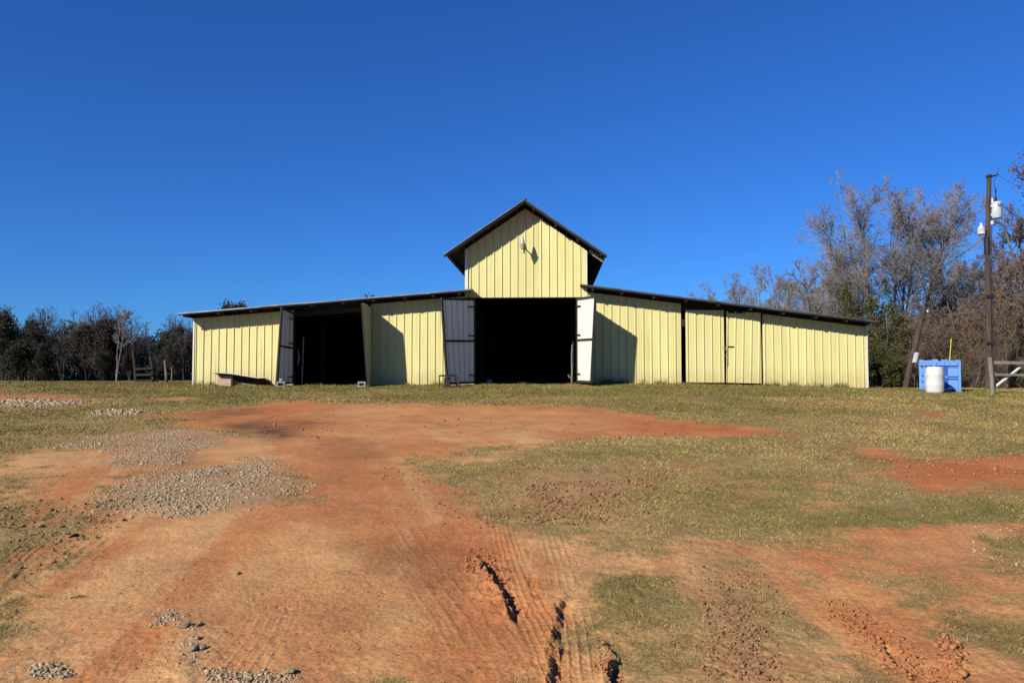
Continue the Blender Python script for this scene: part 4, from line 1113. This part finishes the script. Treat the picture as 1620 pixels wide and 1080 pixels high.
def bare_tree(seed, h, stems, spread, tw=(10, 7, 5, 4), trunk_mat=None, twig_mat=None, leaf=None, r=.17, rtw=.011, low=.35, stemlen=(.8, 1.0), lean=(0, 0), l1=(.36, 42)):
    """returns (trunk mesh, crown mesh)"""
    g = np.random.default_rng(seed)
    az = np.arange(stems) / stems * 2 * math.pi + g.uniform(0, 1.2, stems)
    sp = g.uniform(.5, 1.0, stems) * spread
    d = np.stack([np.cos(az) * sp + lean[0], np.sin(az) * sp + lean[1], np.ones(stems)], 1)
    pos = np.stack([np.cos(az) * .12 * (stems > 1), np.sin(az) * .12 * (stems > 1), np.full(stems, -.3)], 1)
    L = h * g.uniform(*stemlen, stems)
    L0 = grow(g, pos, d, L, np.full(stems, r) * g.uniform(.75, 1.1, stems), np.full(stems, .03), 14, .06, .022)
    L1 = spawn(g, *L0, tw[0], low, .97, (l1[1], 11), l1[0], 9, .11, .065, .55, .022)
    L2 = spawn(g, *L1, tw[1], .15, 1.0, (37, 12), .50, 6, .12, .05, .6, .011)
    L3 = spawn(g, *L2, tw[2], .12, 1.0, (38, 14), .52, 3, .14, .03, .6, rtw)
    lv = [L2, L3]; sd_ = [4, 3]
    if tw[3]:
        L4 = spawn(g, *L3, tw[3], .2, 1.0, (42, 16), .55, 2, .15, .02, .7, rtw * .85); lv.append(L4); sd_.append(3)
    tV, tQ = tubes([L0, L1], [9, 5])
    cV, cQ = tubes(lv, sd_)
    trunk = np_mesh('trunk', tV, tQ, trunk_mat, smooth=True)
    crown = np_mesh('crown', cV, cQ, twig_mat)
    lf = None
    if leaf:
        lm_, n, size, spr = leaf
        src = lv[-1][0].reshape(-1, 3)
        if spr < 0: src = src[src[:, 2] > h * .0]; spr = -spr
        V, F = leaves_at(g, src, n, size, spr)
        lf = np_mesh('leaves', V, F, lm_)
    return trunk, crown, lf

def put_tree(name, meshes, label, cat, x, y, z, sc=1.0, rz=0., group=None, sz=None):
    o = thing(name, label, cat, (x, y, z), rz, group)
    o.scale = (sc, sc, sc if sz is None else sz)
    for nm, me in zip(('trunk', 'crown', 'leaves'), meshes):
        if me:
            c = link(nm, me, o)
            if nm == 'leaves': c['kind'] = 'stuff'
    return o

# big bare trees behind the right end of the barn
TB = dict(trunk_mat=M_tree_bark, twig_mat=M_twig)
heroA = bare_tree(3, 12.6, 3, .085, (12, 9, 6, 5), r=.13, rtw=.0085, leaf=(M_leaf_brown, 500, .045, .12), low=.36, lean=(-.10, 0), l1=(.36, 44), **TB)
heroB = bare_tree(8, 12.0, 3, .09, (12, 9, 6, 5), r=.13, rtw=.0085, leaf=(M_leaf_brown, 900, .045, .12), low=.38, lean=(.01, 0), l1=(.36, 43), **TB)
heroC = bare_tree(15, 12.4, 2, .06, (16, 9, 6, 5), r=.13, rtw=.0085, leaf=None, low=.36, lean=(.10, 0), l1=(.36, 44), **TB)
smallD = bare_tree(23, 9.0, 4, .34, (11, 8, 6, 4), rtw=.009, leaf=(M_leaf_brown, 400, .05, .1), low=.22, r=.12, **TB)
redE = bare_tree(31, 11.0, 3, .12, (12, 8, 6, 4), trunk_mat=M_tree_bark, twig_mat=M_twig_red, leaf=(M_leaf_brown, 2500, .055, .12), low=.2, l1=(.26, 40))
def tree_at(px, D, meshes, label, ht=None, h0=12., rz=0., name='bare_tree', group='bare trees behind the right end of the barn', cat='tree'):
    x = (px - 810) / 1236 * D
    z = gz(x, D, False)
    sc = 1.0 if ht is None else ht / h0
    return put_tree(name, meshes, label, cat, x, D, z - .1, sc, rz, group)
tree_at(1388, 44, heroA, 'tall bare tree with several dark stems, leftmost of the tall group behind the barn', 11.8, 12.6, .0)
tree_at(1416, 46, heroB, 'tall bare tree with reddish rounded top, middle of the group behind the barn', 11.9, 12.0, .0)
tree_at(1452, 45, heroC, 'tall bare tree leaning right, between the leaning pole and the utility pole', 12.4, 12.4, .0)
tree_at(1338, 51, heroB, 'tall bare tree standing behind the left side of the tall group', 9.6, 12.0, 2.4)
tree_at(1478, 51, heroA, 'bare tree standing behind the right side of the tall group', 9.8, 12.6, 3.6)
tree_at(1312, 47, smallD, 'wide low bare tree at the left foot of the tall bare group', 7.6, 9.0, 1.1)
for px, D, h, rz, wh in ((1160, 78, 10.2, .3, 'leftmost'), (1206, 74, 10.8, 1.9, 'second from the left'), (1248, 70, 10.6, 3.0, 'third from the left'), (1285, 66, 10.0, 4.2, 'rightmost')):
    tree_at(px, D, smallD, wh + ' of the four small bare trees over the right roof', h, 9.0, rz, group='small bare trees beyond the right roof')
for i, (px, D, h, rz, ms, h0, lab) in enumerate((
        (1532, 47, 7.6, 1.0, smallD, 9.0, 'lower grey bare tree just left of the utility pole'),
        (1556, 54, 10.6, 2.2, redE, 11.0, 'reddish thin tree directly behind the utility pole'),
        (1600, 50, 9.0, 3.3, smallD, 9.0, 'grey twiggy tree behind the wooden fence'),
        (1640, 46, 12.6, .6, redE, 11.0, 'tall reddish tree cut off by the right edge of the view'),
        (1495, 52, 6.8, 4.0, smallD, 9.0, 'grey bare tree behind the blue container'),
        (1350, 52, 7.0, 5.0, redE, 11.0, 'reddish low tree behind the left side of the tall bare group'))):
    tree_at(px, D, ms, lab, h, h0, rz)

# brown brush behind the poles: each bush has many thin stems and a few dead leaves
def bush_mesh(seed, h, stems, leafmat, nleaf, lsize, stem_mat, spread=.75, tw=(7, 6, 4), lspr=.10):
    g = np.random.default_rng(seed)
    az = g.uniform(0, 2 * math.pi, stems); rad = np.sqrt(g.uniform(0, 1, stems)) * h * .28
    sp = g.uniform(.1, 1, stems) * spread
    d = np.stack([np.cos(az) * sp, np.sin(az) * sp, np.ones(stems)], 1)
    pos = np.stack([np.cos(az) * rad, np.sin(az) * rad, np.full(stems, -.2)], 1)
    L0 = grow(g, pos, d, h * g.uniform(.6, 1.05, stems), np.full(stems, .03), np.full(stems, .010), 9, .13, -.005)
    L1 = spawn(g, *L0, tw[0], .1, 1.0, (48, 16), .40, 6, .18, .02, .6, .010)
    L2 = spawn(g, *L1, tw[1], .1, 1.0, (48, 18), .50, 4, .2, .01, .7, .008)
    L3 = spawn(g, *L2, tw[2], .1, 1.0, (48, 18), .55, 2, .2, .0, .8, .007)
    tV, tQ = tubes([L0, L1], [5, 4]); cV, cQ = tubes([L2, L3], [3, 3])
    t = np_mesh('stem', tV, tQ, stem_mat); c = np_mesh('crown', cV, cQ, stem_mat); lf = None
    if nleaf:
        V, F = leaves_at(g, np.concatenate([L2[0].reshape(-1, 3), L3[0].reshape(-1, 3)]), nleaf, lsize, lspr)
        lf = np_mesh('leaves', V, F, leafmat)
    return t, c, lf
bushA = bush_mesh(41, 4.2, 16, M_leaf_brown, 1200, .055, M_brush)
bushB = bush_mesh(42, 4.2, 14, M_leaf_brown, 500, .055, M_brush)
bushC = bush_mesh(43, 4.0, 15, M_leaf_brown, 3000, .06, M_brush)
bushes = [bushA, bushB, bushC]
def put_bush(px, D, h, kind, rz, label, group):
    x = (px - 810) / 1236 * D; z = gz(x, D, False)
    o = thing('brush_bush', label, 'bush', (x, D, z - .1), rz, group); s = h / 4.2; o.scale = (s * 1.05, s * 1.05, s)
    for nm, me in zip(('stem', 'crown', 'leaves'), bushes[kind]):
        c = link(nm, me, o)
        if nm == 'leaves': c['kind'] = 'stuff'
gb = ['brown bushes of the thicket', 'thin bushes of the thicket', 'leafy brown bushes of the thicket']
bk_ = ['tangled brown bush ', 'sparse twiggy bush ', 'leafy rust brown bush ']
def bush_where(px, D, h):
    w = ('right behind the leaning pole' if px < 1452 else 'behind the blue container' if px < 1515 else 'between the blue container and the utility pole' if px < 1560 else
         'behind the rails of the wooden fence' if px < 1625 else 'at the right edge behind the wooden fence')
    return ('low ' if h < 3 else '') , w + (', deep in the thicket' if D > 43.5 else ', front of the thicket' if D < 38.5 and h >= 3 else ', tallest there' if h > 6.3 else '')
for i, (px, D, h, k) in enumerate(((1402, 39, 4.4, 0), (1440, 41, 4.6, 2), (1448, 38, 3.4, 1), (1478, 42, 5.0, 0), (1482, 38, 3.2, 2), (1510, 40, 4.2, 2), (1530, 43, 5.4, 0), (1545, 38, 3.6, 2), (1560, 41, 5.0, 2),
        (1588, 39, 4.6, 0), (1600, 43, 6.4, 2), (1618, 38, 4.6, 1), (1640, 41, 6.6, 0), (1665, 39, 5.4, 2), (1462, 45, 5.2, 1), (1505, 46, 5.6, 0), (1580, 36, 2.6, 1), (1600, 36, 2.4, 0), (1632, 36, 2.6, 2), (1525, 36, 2.2, 1), (1660, 44, 7.2, 2), (1425, 37, 2.4, 1))):
    lo, wh = bush_where(px, D, h); put_bush(px, D, h, k, i * 1.7, lo + bk_[k] + wh, gb[k])

# evergreen shrubs at the barn's right corner
def shrub_mesh(seed, h, n, size, leafmat, clusters=46):
    g = np.random.default_rng(seed)
    st = 9
    az = g.uniform(0, 6.28, st)
    d = np.stack([np.cos(az) * .55, np.sin(az) * .55, np.ones(st)], 1)
    L0 = grow(g, np.stack([np.cos(az) * .2, np.sin(az) * .2, np.full(st, -.2)], 1), d, h * g.uniform(.7, 1, st), np.full(st, .05), np.full(st, .015), 8, .1, .0)
    L1 = spawn(g, *L0, 8, .15, 1.0, (50, 12), .38, 5, .15, .03, .6, .012)
    L2 = spawn(g, *L1, 6, .2, 1.0, (50, 15), .5, 4, .16, .02, .7, .008)
    V, F = leaves_at(g, L2[0][:, 1:].reshape(-1, 3), n, size, .13)
    tV, tQ = tubes([L0, L1], [6, 4]); cV, cQ = tubes([L2], [3])
    return np_mesh('stem', tV, tQ, M_bark_dark), np_mesh('crown', cV, cQ, M_bark_dark), np_mesh('leaves', V, F, leafmat)
shA = shrub_mesh(51, 5.0, 15000, .075, M_leaf_green)
shB = shrub_mesh(52, 4.0, 13000, .07, M_leaf_green)
for px, D, h, ms, h0, rz, wd, lab in ((1362, 40, 5.3, shA, 5.0, .0, .62, 'tall leafy evergreen shrub with yellowish top rising over the low end of the barn roof'),
        (1398, 38.5, 3.6, shB, 4.0, 1.0, .62, 'dark leafy evergreen shrub between the barn corner and the leaning pole'),
        (1344, 44, 5.6, shA, 5.0, 2.4, .5, 'leafy evergreen shrub with climbing stems under the tall bare trees'),
        (1387, 36, 2.6, shB, 4.0, 3.7, .8, 'low dark evergreen bush right beside the barn corner')):
    x = (px - 810) / 1236 * D; z = gz(x, D, False)
    o = thing('evergreen_shrub', lab, 'shrub', (x, D, z - .1), rz, 'evergreen shrubs by the barn corner'); s = h / h0; o.scale = (s * wd, s * wd, s)
    for nm, me in zip(('stem', 'crown', 'leaves'), ms):
        c = link(nm, me, o)
        if nm == 'leaves': c['kind'] = 'stuff'

# tree line beyond the left field
fb = bare_tree(61, 10., 2, .22, (10, 7, 5, 0), trunk_mat=M_bark_dark, twig_mat=M_twig_dark, rtw=.018, r=.16, low=.3)
fc = bare_tree(62, 10., 1, .1, (14, 7, 5, 0), trunk_mat=M_bark_dark, twig_mat=M_twig_dark, rtw=.018, r=.18, low=.35)
fw = bare_tree(63, 10., 2, .16, (12, 8, 6, 3), trunk_mat=M_bark_white, twig_mat=M_twig, rtw=.012, r=.13, low=.42, l1=(.25, 40))
fo = bare_tree(64, 9., 2, .2, (12, 7, 5, 0), trunk_mat=M_bark_dark, twig_mat=M_twig_dark, leaf=(M_leaf_rust, 7000, .13, .35), rtw=.02, r=.18, low=.15)
fe_ = bare_tree(65, 8., 2, .2, (14, 8, 5, 0), trunk_mat=M_bark_dark, twig_mat=M_twig_dark, leaf=(M_leaf_dark, 11000, .14, .4), rtw=.02, r=.18, low=.06)
kinds = {'b': (fb, 10., 'forked bare tree', 'forked bare trees of the left wood'),
         'c': (fc, 10., 'slim bare tree', 'slim bare trees of the left wood'),
         'o': (fo, 9., 'rusty leafed tree', 'rusty leafed trees of the left wood'),
         'e': (fe_, 8., 'dark green tree', 'dark evergreen trees of the left wood')}
LT = [(-15, 93, 9.4, 'o'), (8, 96, 10.0, 'o'), (20, 104, 9.8, 'b'), (34, 92, 8.0, 'e'), (44, 98, 9.2, 'b'), (56, 95, 9.2, 'c'), (66, 101, 8.6, 'b'),
      (62, 92, 7.2, 'o'), (80, 96, 6.6, 'b'), (93, 97, 6.0, 'o'), (104, 99, 7.2, 'c'), (110, 93, 7.2, 'b'), (121, 98, 9.2, 'b'), (128, 93, 8.0, 'o'), (142, 97, 7.8, 'o'), (152, 100, 9.2, 'b'), (162, 93, 8.8, 'o'),
      (174, 97, 8.4, 'e'), (198, 96, 7.6, 'b'), (207, 102, 6.8, 'b'), (222, 110, 7.6, 'c'), (232, 106, 7.6, 'b'), (300, 105, 7.2, 'c'), (252, 97, 6.2, 'b'), (263, 96, 7.4, 'e'), (272, 100, 7.4, 'b'), (285, 95, 7.2, 'b'), (297, 98, 7.8, 'b'), (308, 96, 7.2, 'o'),
      (30, 98, 8.8, 'c'), (88, 101, 7.4, 'c'), (88, 93, 6.4, 'c'), (116, 95, 8.0, 'c'), (134, 101, 9.0, 'c'), (146, 94, 8.6, 'c'), (186, 101, 8.8, 'b'), (228, 100, 7.2, 'c'), (258, 101, 7.4, 'c'), (280, 102, 7.8, 'c'), (291, 93, 7.2, 'c'),
      (70, 90, 4.0, 'e'), (138, 90, 4.4, 'b'), (22, 89, 4.6, 'e'), (205, 91, 4.0, 'o'), (240, 92, 4.0, 'b'), (275, 91, 4.0, 'o'), (100, 89, 4.0, 'b'), (168, 91, 3.6, 'e')]
def wood_where(px):
    for lim, w in ((0, 'cut by the left edge of the view'), (30, 'at the far left of the wood'), (50, 'in the tall left end of the wood'), (73, 'where the wood starts to drop'), (98, 'in the dip of the wood'),
                   (115, 'right of the dip in the wood'), (132, 'midway between the dip and the pale trunked tree'), (150, 'in the brown part left of the pale trunked tree'), (170, 'just left of the pale trunked tree'), (203, 'behind the pale trunked tree'), (226, 'seen through the board gate'),
                   (249, 'right of the board gate'), (268, 'behind the leaning grey post'), (290, 'between the leaning grey post and the barn'), (999, 'against the left corner of the barn')):
        if px < lim: return w
for i, (px, D, h, k) in enumerate(LT):
    ms, h0, lab, grp = kinds[k]
    if k in 'oe' and h > 5: h = h * (.90 if px < 60 else .84)
    if px < 60: h *= .96
    tree_at(px, D, ms, ('low ' if h < 5 else '') + lab + (' deep ' if D > 99.5 else ' ') + wood_where(px), h, h0, i * 2.3, 'field_tree', grp)
tree_at(184, 90, fw, 'pale trunked bare tree standing tall in front of the left wood', 10.0, 10.0, 1.0, 'field_tree', None)
tree_at(157, 94, fw, 'grey topped bare tree just left of the pale trunked tree', 8.8, 10.0, 3.1, 'field_tree', None)
# tops showing over the left roof
pine = bare_tree(66, 9., 1, .05, (20, 8, 5, 0), trunk_mat=M_bark_dark, twig_mat=M_twig_dark, leaf=(M_leaf_dark, 9000, .13, .25), rtw=.02, r=.16, low=.55)
tree_at(345, 78, pine, 'dark evergreen whose round top just shows above the left roof edge', 9.0, 9.0, .3, 'pine_tree', None)
tree_at(581, 80, pine, 'evergreen whose tip barely shows above the middle of the left roof', 9.95, 9.0, 1.3, 'pine_tree', None)

def woods(name, label, px0, px1, D0, D1, hfun, n, size, matx, seed):
    g = np.random.default_rng(seed)
    D = g.uniform(D0, D1, n); px = g.uniform(px0, px1, n); x = (px - 810) / 1236 * D
    hmax = hfun(px) * (1 + .22 * vnoise(px * .09, D * .1, seed) + .12 * vnoise(px * .3, D * .3, seed + 1))
    z = 1.0 + hmax * g.uniform(0, 1, n) ** 1.25
    a = unit(g.normal(0, 1, (n, 3)) * np.array((.7, .7, 1.2))); b = unit(np.cross(a, g.normal(0, 1, (n, 3))))
    s = (size * g.uniform(.5, 1.4, n))[:, None]
    c = np.stack([x, D, z], 1)
    V = np.stack([c - a * s, c + b * s * .45, c + a * s, c - b * s * .45], 1).reshape(-1, 3)
    tag(link(name, np_mesh(name, V, np.arange(n * 4).reshape(n, 4), matx)), label, 'woods', kind='stuff')
woods('far_woods', 'dark mass of undergrowth filling the wood beyond the left field', -90, 345, 100, 118, lambda p: np.interp(p, [-90, 60, 90, 130, 180, 225, 250, 320], [7.6, 7.4, 6.2, 7.2, 7.2, 5.4, 6.2, 6.2]), 52000, .17, M_leaf_dark, 81)
woods('far_brush', 'brown tangle filling the depth of the thicket behind the poles', 1385, 1720, 46, 54, lambda p: np.interp(p, [1385, 1460, 1560, 1620, 1720], [3.6, 4.2, 4.6, 6.0, 7.0]), 22000, .13, M_leaf_brown, 82)

# ---------------------------------------------------------------- gravel, clods, stones
def rock_batch(polys_or, seed, matx, name, label, cat, squash=(.6, .95), sink=.38):
    g = np.random.default_rng(seed)
    ph = (1 + 5 ** .5) / 2
    I = unit(np.array([(-1, ph, 0), (1, ph, 0), (-1, -ph, 0), (1, -ph, 0), (0, -1, ph), (0, 1, ph), (0, -1, -ph), (0, 1, -ph), (ph, 0, -1), (ph, 0, 1), (-ph, 0, -1), (-ph, 0, 1)], float))
    IF = np.array([(0, 11, 5), (0, 5, 1), (0, 1, 7), (0, 7, 10), (0, 10, 11), (1, 5, 9), (5, 11, 4), (11, 10, 2), (10, 7, 6), (7, 1, 8), (3, 9, 4), (3, 4, 2), (3, 2, 6), (3, 6, 8), (3, 8, 9), (4, 9, 5), (2, 4, 11), (6, 2, 10), (8, 6, 7), (9, 8, 1)])
    CV = []; CF = []; b = 0
    for P, n, s0, s1 in polys_or:
        A = np.asarray(P); lo = A.min(0); hi = A.max(0)
        q = np.zeros((0, 2))
        while len(q) < n:
            c = g.uniform(lo, hi, (n * 3, 2))
            dd = poly_sdf(c[:, 0], c[:, 1], P)
            w = .35 * min(1.0, (hi[1] - lo[1]) * .3)
            keep = g.uniform(0, 1, len(c)) < smooth(w * .6, -w, dd + w * vnoise(c[:, 0] * 2.1, c[:, 1] * 1.3, 3)) * (.55 + .45 * vnoise(c[:, 0] * 3, c[:, 1] * 2, 5))
            q = np.concatenate([q, c[keep]])
        q = q[:n]
        z = ground(q[:, 0], q[:, 1])
        s = s0 * (s1 / s0) ** (g.uniform(0, 1, n) ** 1.9)
        s = s * (.8 + .4 * g.uniform(0, 1, n)); d = I[None] * (1 + g.normal(0, .26, (n, 12, 1))) + g.normal(0, .16, (n, 12, 3))
        ax = g.uniform(.65, 1.35, (n, 1, 3)); ax[..., 2] *= g.uniform(*squash, (n, 1)) * .8
        d = d * ax * s[:, None, None]
        # random rotation about z, plus a tilt
        a = g.uniform(0, 6.28, n); ca, sa = np.cos(a)[:, None], np.sin(a)[:, None]
        X = d[..., 0] * ca - d[..., 1] * sa; Y = d[..., 0] * sa + d[..., 1] * ca; Z = d[..., 2] + .3 * X * g.uniform(-1, 1, (n, 1))
        V = np.stack([X + q[:, 0:1], Y + q[:, 1:2], Z + (z + s * (.55 - sink))[:, None]], -1)
        CV.append(V.reshape(-1, 3)); CF.append((IF[None] + (np.arange(n) * 12)[:, None, None]).reshape(-1, 3) + b); b += n * 12
    tag(link(name, np_mesh(name, np.concatenate(CV), np.concatenate(CF), matx)), label, cat, kind='stuff')
for k, lab in enumerate(('pale gravel strip at the far left edge of the yard', 'thin scatter of grey stones in the far left grass', 'upper grey gravel spill on the left of the yard', 'lower gravel bed nearest the viewer on the left',
                         'loose stones in the middle of the near left dirt', 'stones in the bottom left corner', 'line of small stones along the bottom edge', 'sparse pebbles at the right edge of the yard')):
    rock_batch([BEDS[k]], 100 + k, M_gravel, 'gravel', lab, 'gravel')
rock_batch(CLODS[1:4] + CLODS[5:7] + CLODS[10:], 120, M_clod, 'clay_clods', 'red clay clods broken from the rut edges and tracks', 'clods', sink=.1)
rock_batch([CLODS[0], CLODS[4], CLODS[7], CLODS[8]], 121, M_clod_dark, 'soil_clods', 'churned brown soil clods in trampled grass', 'clods', sink=.2)
rock_batch([CLODS[9]], 122, M_clod_dark, 'loose_crumbs', 'small crumbs of earth strewn over the near dirt', 'crumbs', sink=.1)

def stone_mesh(seed):
    g = np.random.default_rng(seed)
    import bmesh
    bm = bmesh.new(); bmesh.ops.create_icosphere(bm, subdivisions=3, radius=1)
    cuts = [(unit(g.normal(0, 1, 3)), g.uniform(.55, .85)) for _ in range(11)]
    for v in bm.verts:
        p = np.array(v.co)
        for n, dd in cuts:
            k = p @ n
            if k > dd: p = p - n * (k - dd) * .92
        v.co = p * np.array((1.25, .9, .6)) * (1 + .05 * math.sin(7 * p[0] + 5 * p[1]))
    me = bpy.data.meshes.new('stone'); bm.to_mesh(me); bm.free(); me.materials.append(M_stone); return me
SM = [stone_mesh(k) for k in (1, 2, 3, 4)]
for i, (x, y, s) in enumerate(STONES):
    o = link('stone', SM[i % 4], loc=(x, y, gz(x, y) + s * .25)); s *= .62; o.scale = (s, s, s); o.rotation_euler = (random.uniform(-.3, .3), random.uniform(-.3, .3), random.uniform(0, 6))
    labs = {0: 'flat pale stone at the top of the loose stones on the near left dirt', 3: 'long sharp edged stone low in the loose stones on the near left dirt', 7: 'round grey stone on the bottom edge left of the tyre ruts', 8: 'lone small stone on bare dirt, above and right of the loose stones', 13: 'tiny lone stone on the dirt left of the loose stones', 14: 'single pale stone between the two gravel beds'}
    if i in labs: tag(o, labs[i], 'stone')
    elif i in (11, 12): tag(o, 'dark stone in the small pile at the bottom left corner', 'stone', 'stones of the corner pile')
    else: tag(o, 'small grey stone among the loose stones on the near left dirt', 'stone', 'small stones of the loose cluster')
sx, sy = STICK
m = MB(); m.tube([(-.045, -.02, .0), (0, .0, .004), (.045, .024, .002)], [.004, .0045, .003], 6)
tag(m.build('stick', M_wood_dark, loc=(sx, sy, gz(sx, sy) + .012)), 'short dark stick lying on the red dirt at the left', 'stick')

# ---------------------------------------------------------------- grass
def grass():
    g = np.random.default_rng(7)
    n = 2500000
    r = (3.6 ** .62 + g.uniform(0, 1, n) * (75 ** .62 - 3.6 ** .62)) ** (1 / .62)
    th = g.uniform(R(-37.5), R(37.5), n)
    x = r * np.sin(th); y = r * np.cos(th)
    # clump the blades
    cl = np.clip(.06 * np.ones(n) + .012 * r * .5, .03, .25)
    L = layers(x, y)
    nse = fbm(x, y, 1.6, 5, 71, .65) * .9 + fbm(x, y, 9.0, 3, 72) * .35
    T = smooth(-.30, .34, L['T'] - .5 + nse * .80 * (1 - np.abs(2 * L['T'] - 1) ** 4 * .55))
    tuft = fbm(x, y, 7.0, 2, 91) * .5 + .5
    s, o = footprint(x, y)
    litter = .03 * smooth(.1, .6, fbm(x, y, 1.2, 3, 96)) + .004
    ok = (g.uniform(0, 1, n) < np.maximum(litter, T ** 1.4 * (.10 + 1.1 * tuft ** 1.5) * (.30 + .70 * smooth(-.30, .15, fbm(x * .8, y, .9, 4, 97, .6)))) * np.clip(1 - .7 * L['v'], 0, 1)) & ~((o < .05) & (s > -12.7) & (s < 13.5) & (o > -16))
    x, y, r = x[ok], y[ok], r[ok]; n = len(x)
    gr = np.clip(L['g'][ok] + fbm(x, y, .5, 4, 73) * .75 + fbm(x, y, 4., 3, 74) * .3, 0, 1)
    tall = np.clip(.6 + .6 * tuft[ok] + .35 * fbm(x, y, .8, 3, 93), .3, 1.6)
    near_wall = smooth(.55, .1, np.abs(o[ok] - .25)) * (s[ok] > -13) * (s[ok] < 14)
    h = (.017 + .0010 * r) * tall * g.uniform(.45, 1.35, n) * (1 + 1.2 * near_wall * (fbm(x, y, 1.3, 2, 94) > 0.1))
    w = (.0011 + .00036 * r) * g.uniform(.6, 1.3, n)
    z = ground(x, y)
    flat = T[ok] < .12; a = g.uniform(0, 6.283, n); ln = g.normal(0, 1.0, (n, 2)) * h[:, None] * np.where(flat, 2.2, 1)[:, None]; h = np.where(flat, h * .25, h)
    base = np.stack([x, y, z - .004], 1)
    wv = np.stack([np.cos(a) * w, np.sin(a) * w, np.zeros(n)], 1)
    tip = base + np.stack([ln[:, 0], ln[:, 1], h], 1)
    V = np.stack([base - wv, base + wv, tip], 1).reshape(-1, 3)
    me = np_mesh('grass', V, np.arange(3 * n).reshape(n, 3))
    straw = np.array((.45, .32, .108)); green = np.array((.135, .142, .026)); brown = np.array((.21, .125, .05))
    k = np.clip(gr + g.normal(0, .28, n), 0, 1)[:, None]
    col = straw * (1 - k) + green * k
    kb = (g.uniform(0, 1, n) < .22 + .35 * (L['r'][ok] > .45) + .45 * smooth(.0, .4, fbm(x, y, .7, 4, 95, .6)))[:, None]
    col = np.where(kb, brown, col) * g.uniform(.72, 1.12, (n, 1))
    at = me.attributes.new('blade', 'FLOAT_COLOR', 'POINT')
    c4 = np.ones((n, 3, 4), np.float32); c4[:, :, :3] = col[:, None]
    at.data.foreach_set('color', c4.ravel())
    m = bpy.data.materials.new('dry_grass_blades'); m.use_nodes = True
    b = m.node_tree.nodes['Principled BSDF']; b.inputs['Roughness'].default_value = .8; b.inputs['Specular IOR Level'].default_value = .15
    an = m.node_tree.nodes.new('ShaderNodeAttribute'); an.attribute_name = 'blade'
    m.node_tree.links.new(an.outputs['Color'], b.inputs['Base Color'])
    me.materials.append(m)
    print('blades', n)
    tag(link('grass', me), 'short dry winter grass, straw coloured with greener patches', 'grass', kind='stuff')
grass()

# weeds against the foot of the walls
def weeds():
    g = np.random.default_rng(17)
    V = []; n = 0
    spots = [(s, .12) for s in np.concatenate([g.uniform(3.3, 4.6, 9), g.uniform(9.6, 11.3, 10), g.uniform(11.3, 13.4, 5), g.uniform(-12.6, -11.7, 4), g.uniform(-5, -2.6, 4), g.uniform(4.6, 6.4, 3)])]
    for s, o in spots:
        x, y, _ = b2w(s, o + g.uniform(0, .15)); z = gz(x, y)
        k = int(g.integers(14, 40)); hh = g.uniform(.12, .34)
        for _ in range(k):
            a = g.uniform(0, 6.28); p = np.array((x + g.normal(0, .10), y + g.normal(0, .04), z - .01)); w = np.array((math.cos(a), math.sin(a), 0)) * .012
            t = p + np.array((g.normal(0, .10), -abs(g.normal(0, .05)), hh * g.uniform(.5, 1.1)))
            V += [p - w, p + w, t]; n += 1
    me = np_mesh('weeds', np.array(V), np.arange(3 * n).reshape(n, 3), mat('weed_leaves', (.14, .16, .03), (.28, .24, .08), 3, .8, island=.7))
    tag(link('weeds', me), 'taller weeds growing at the foot of the yellow walls', 'weeds', kind='stuff')
weeds()
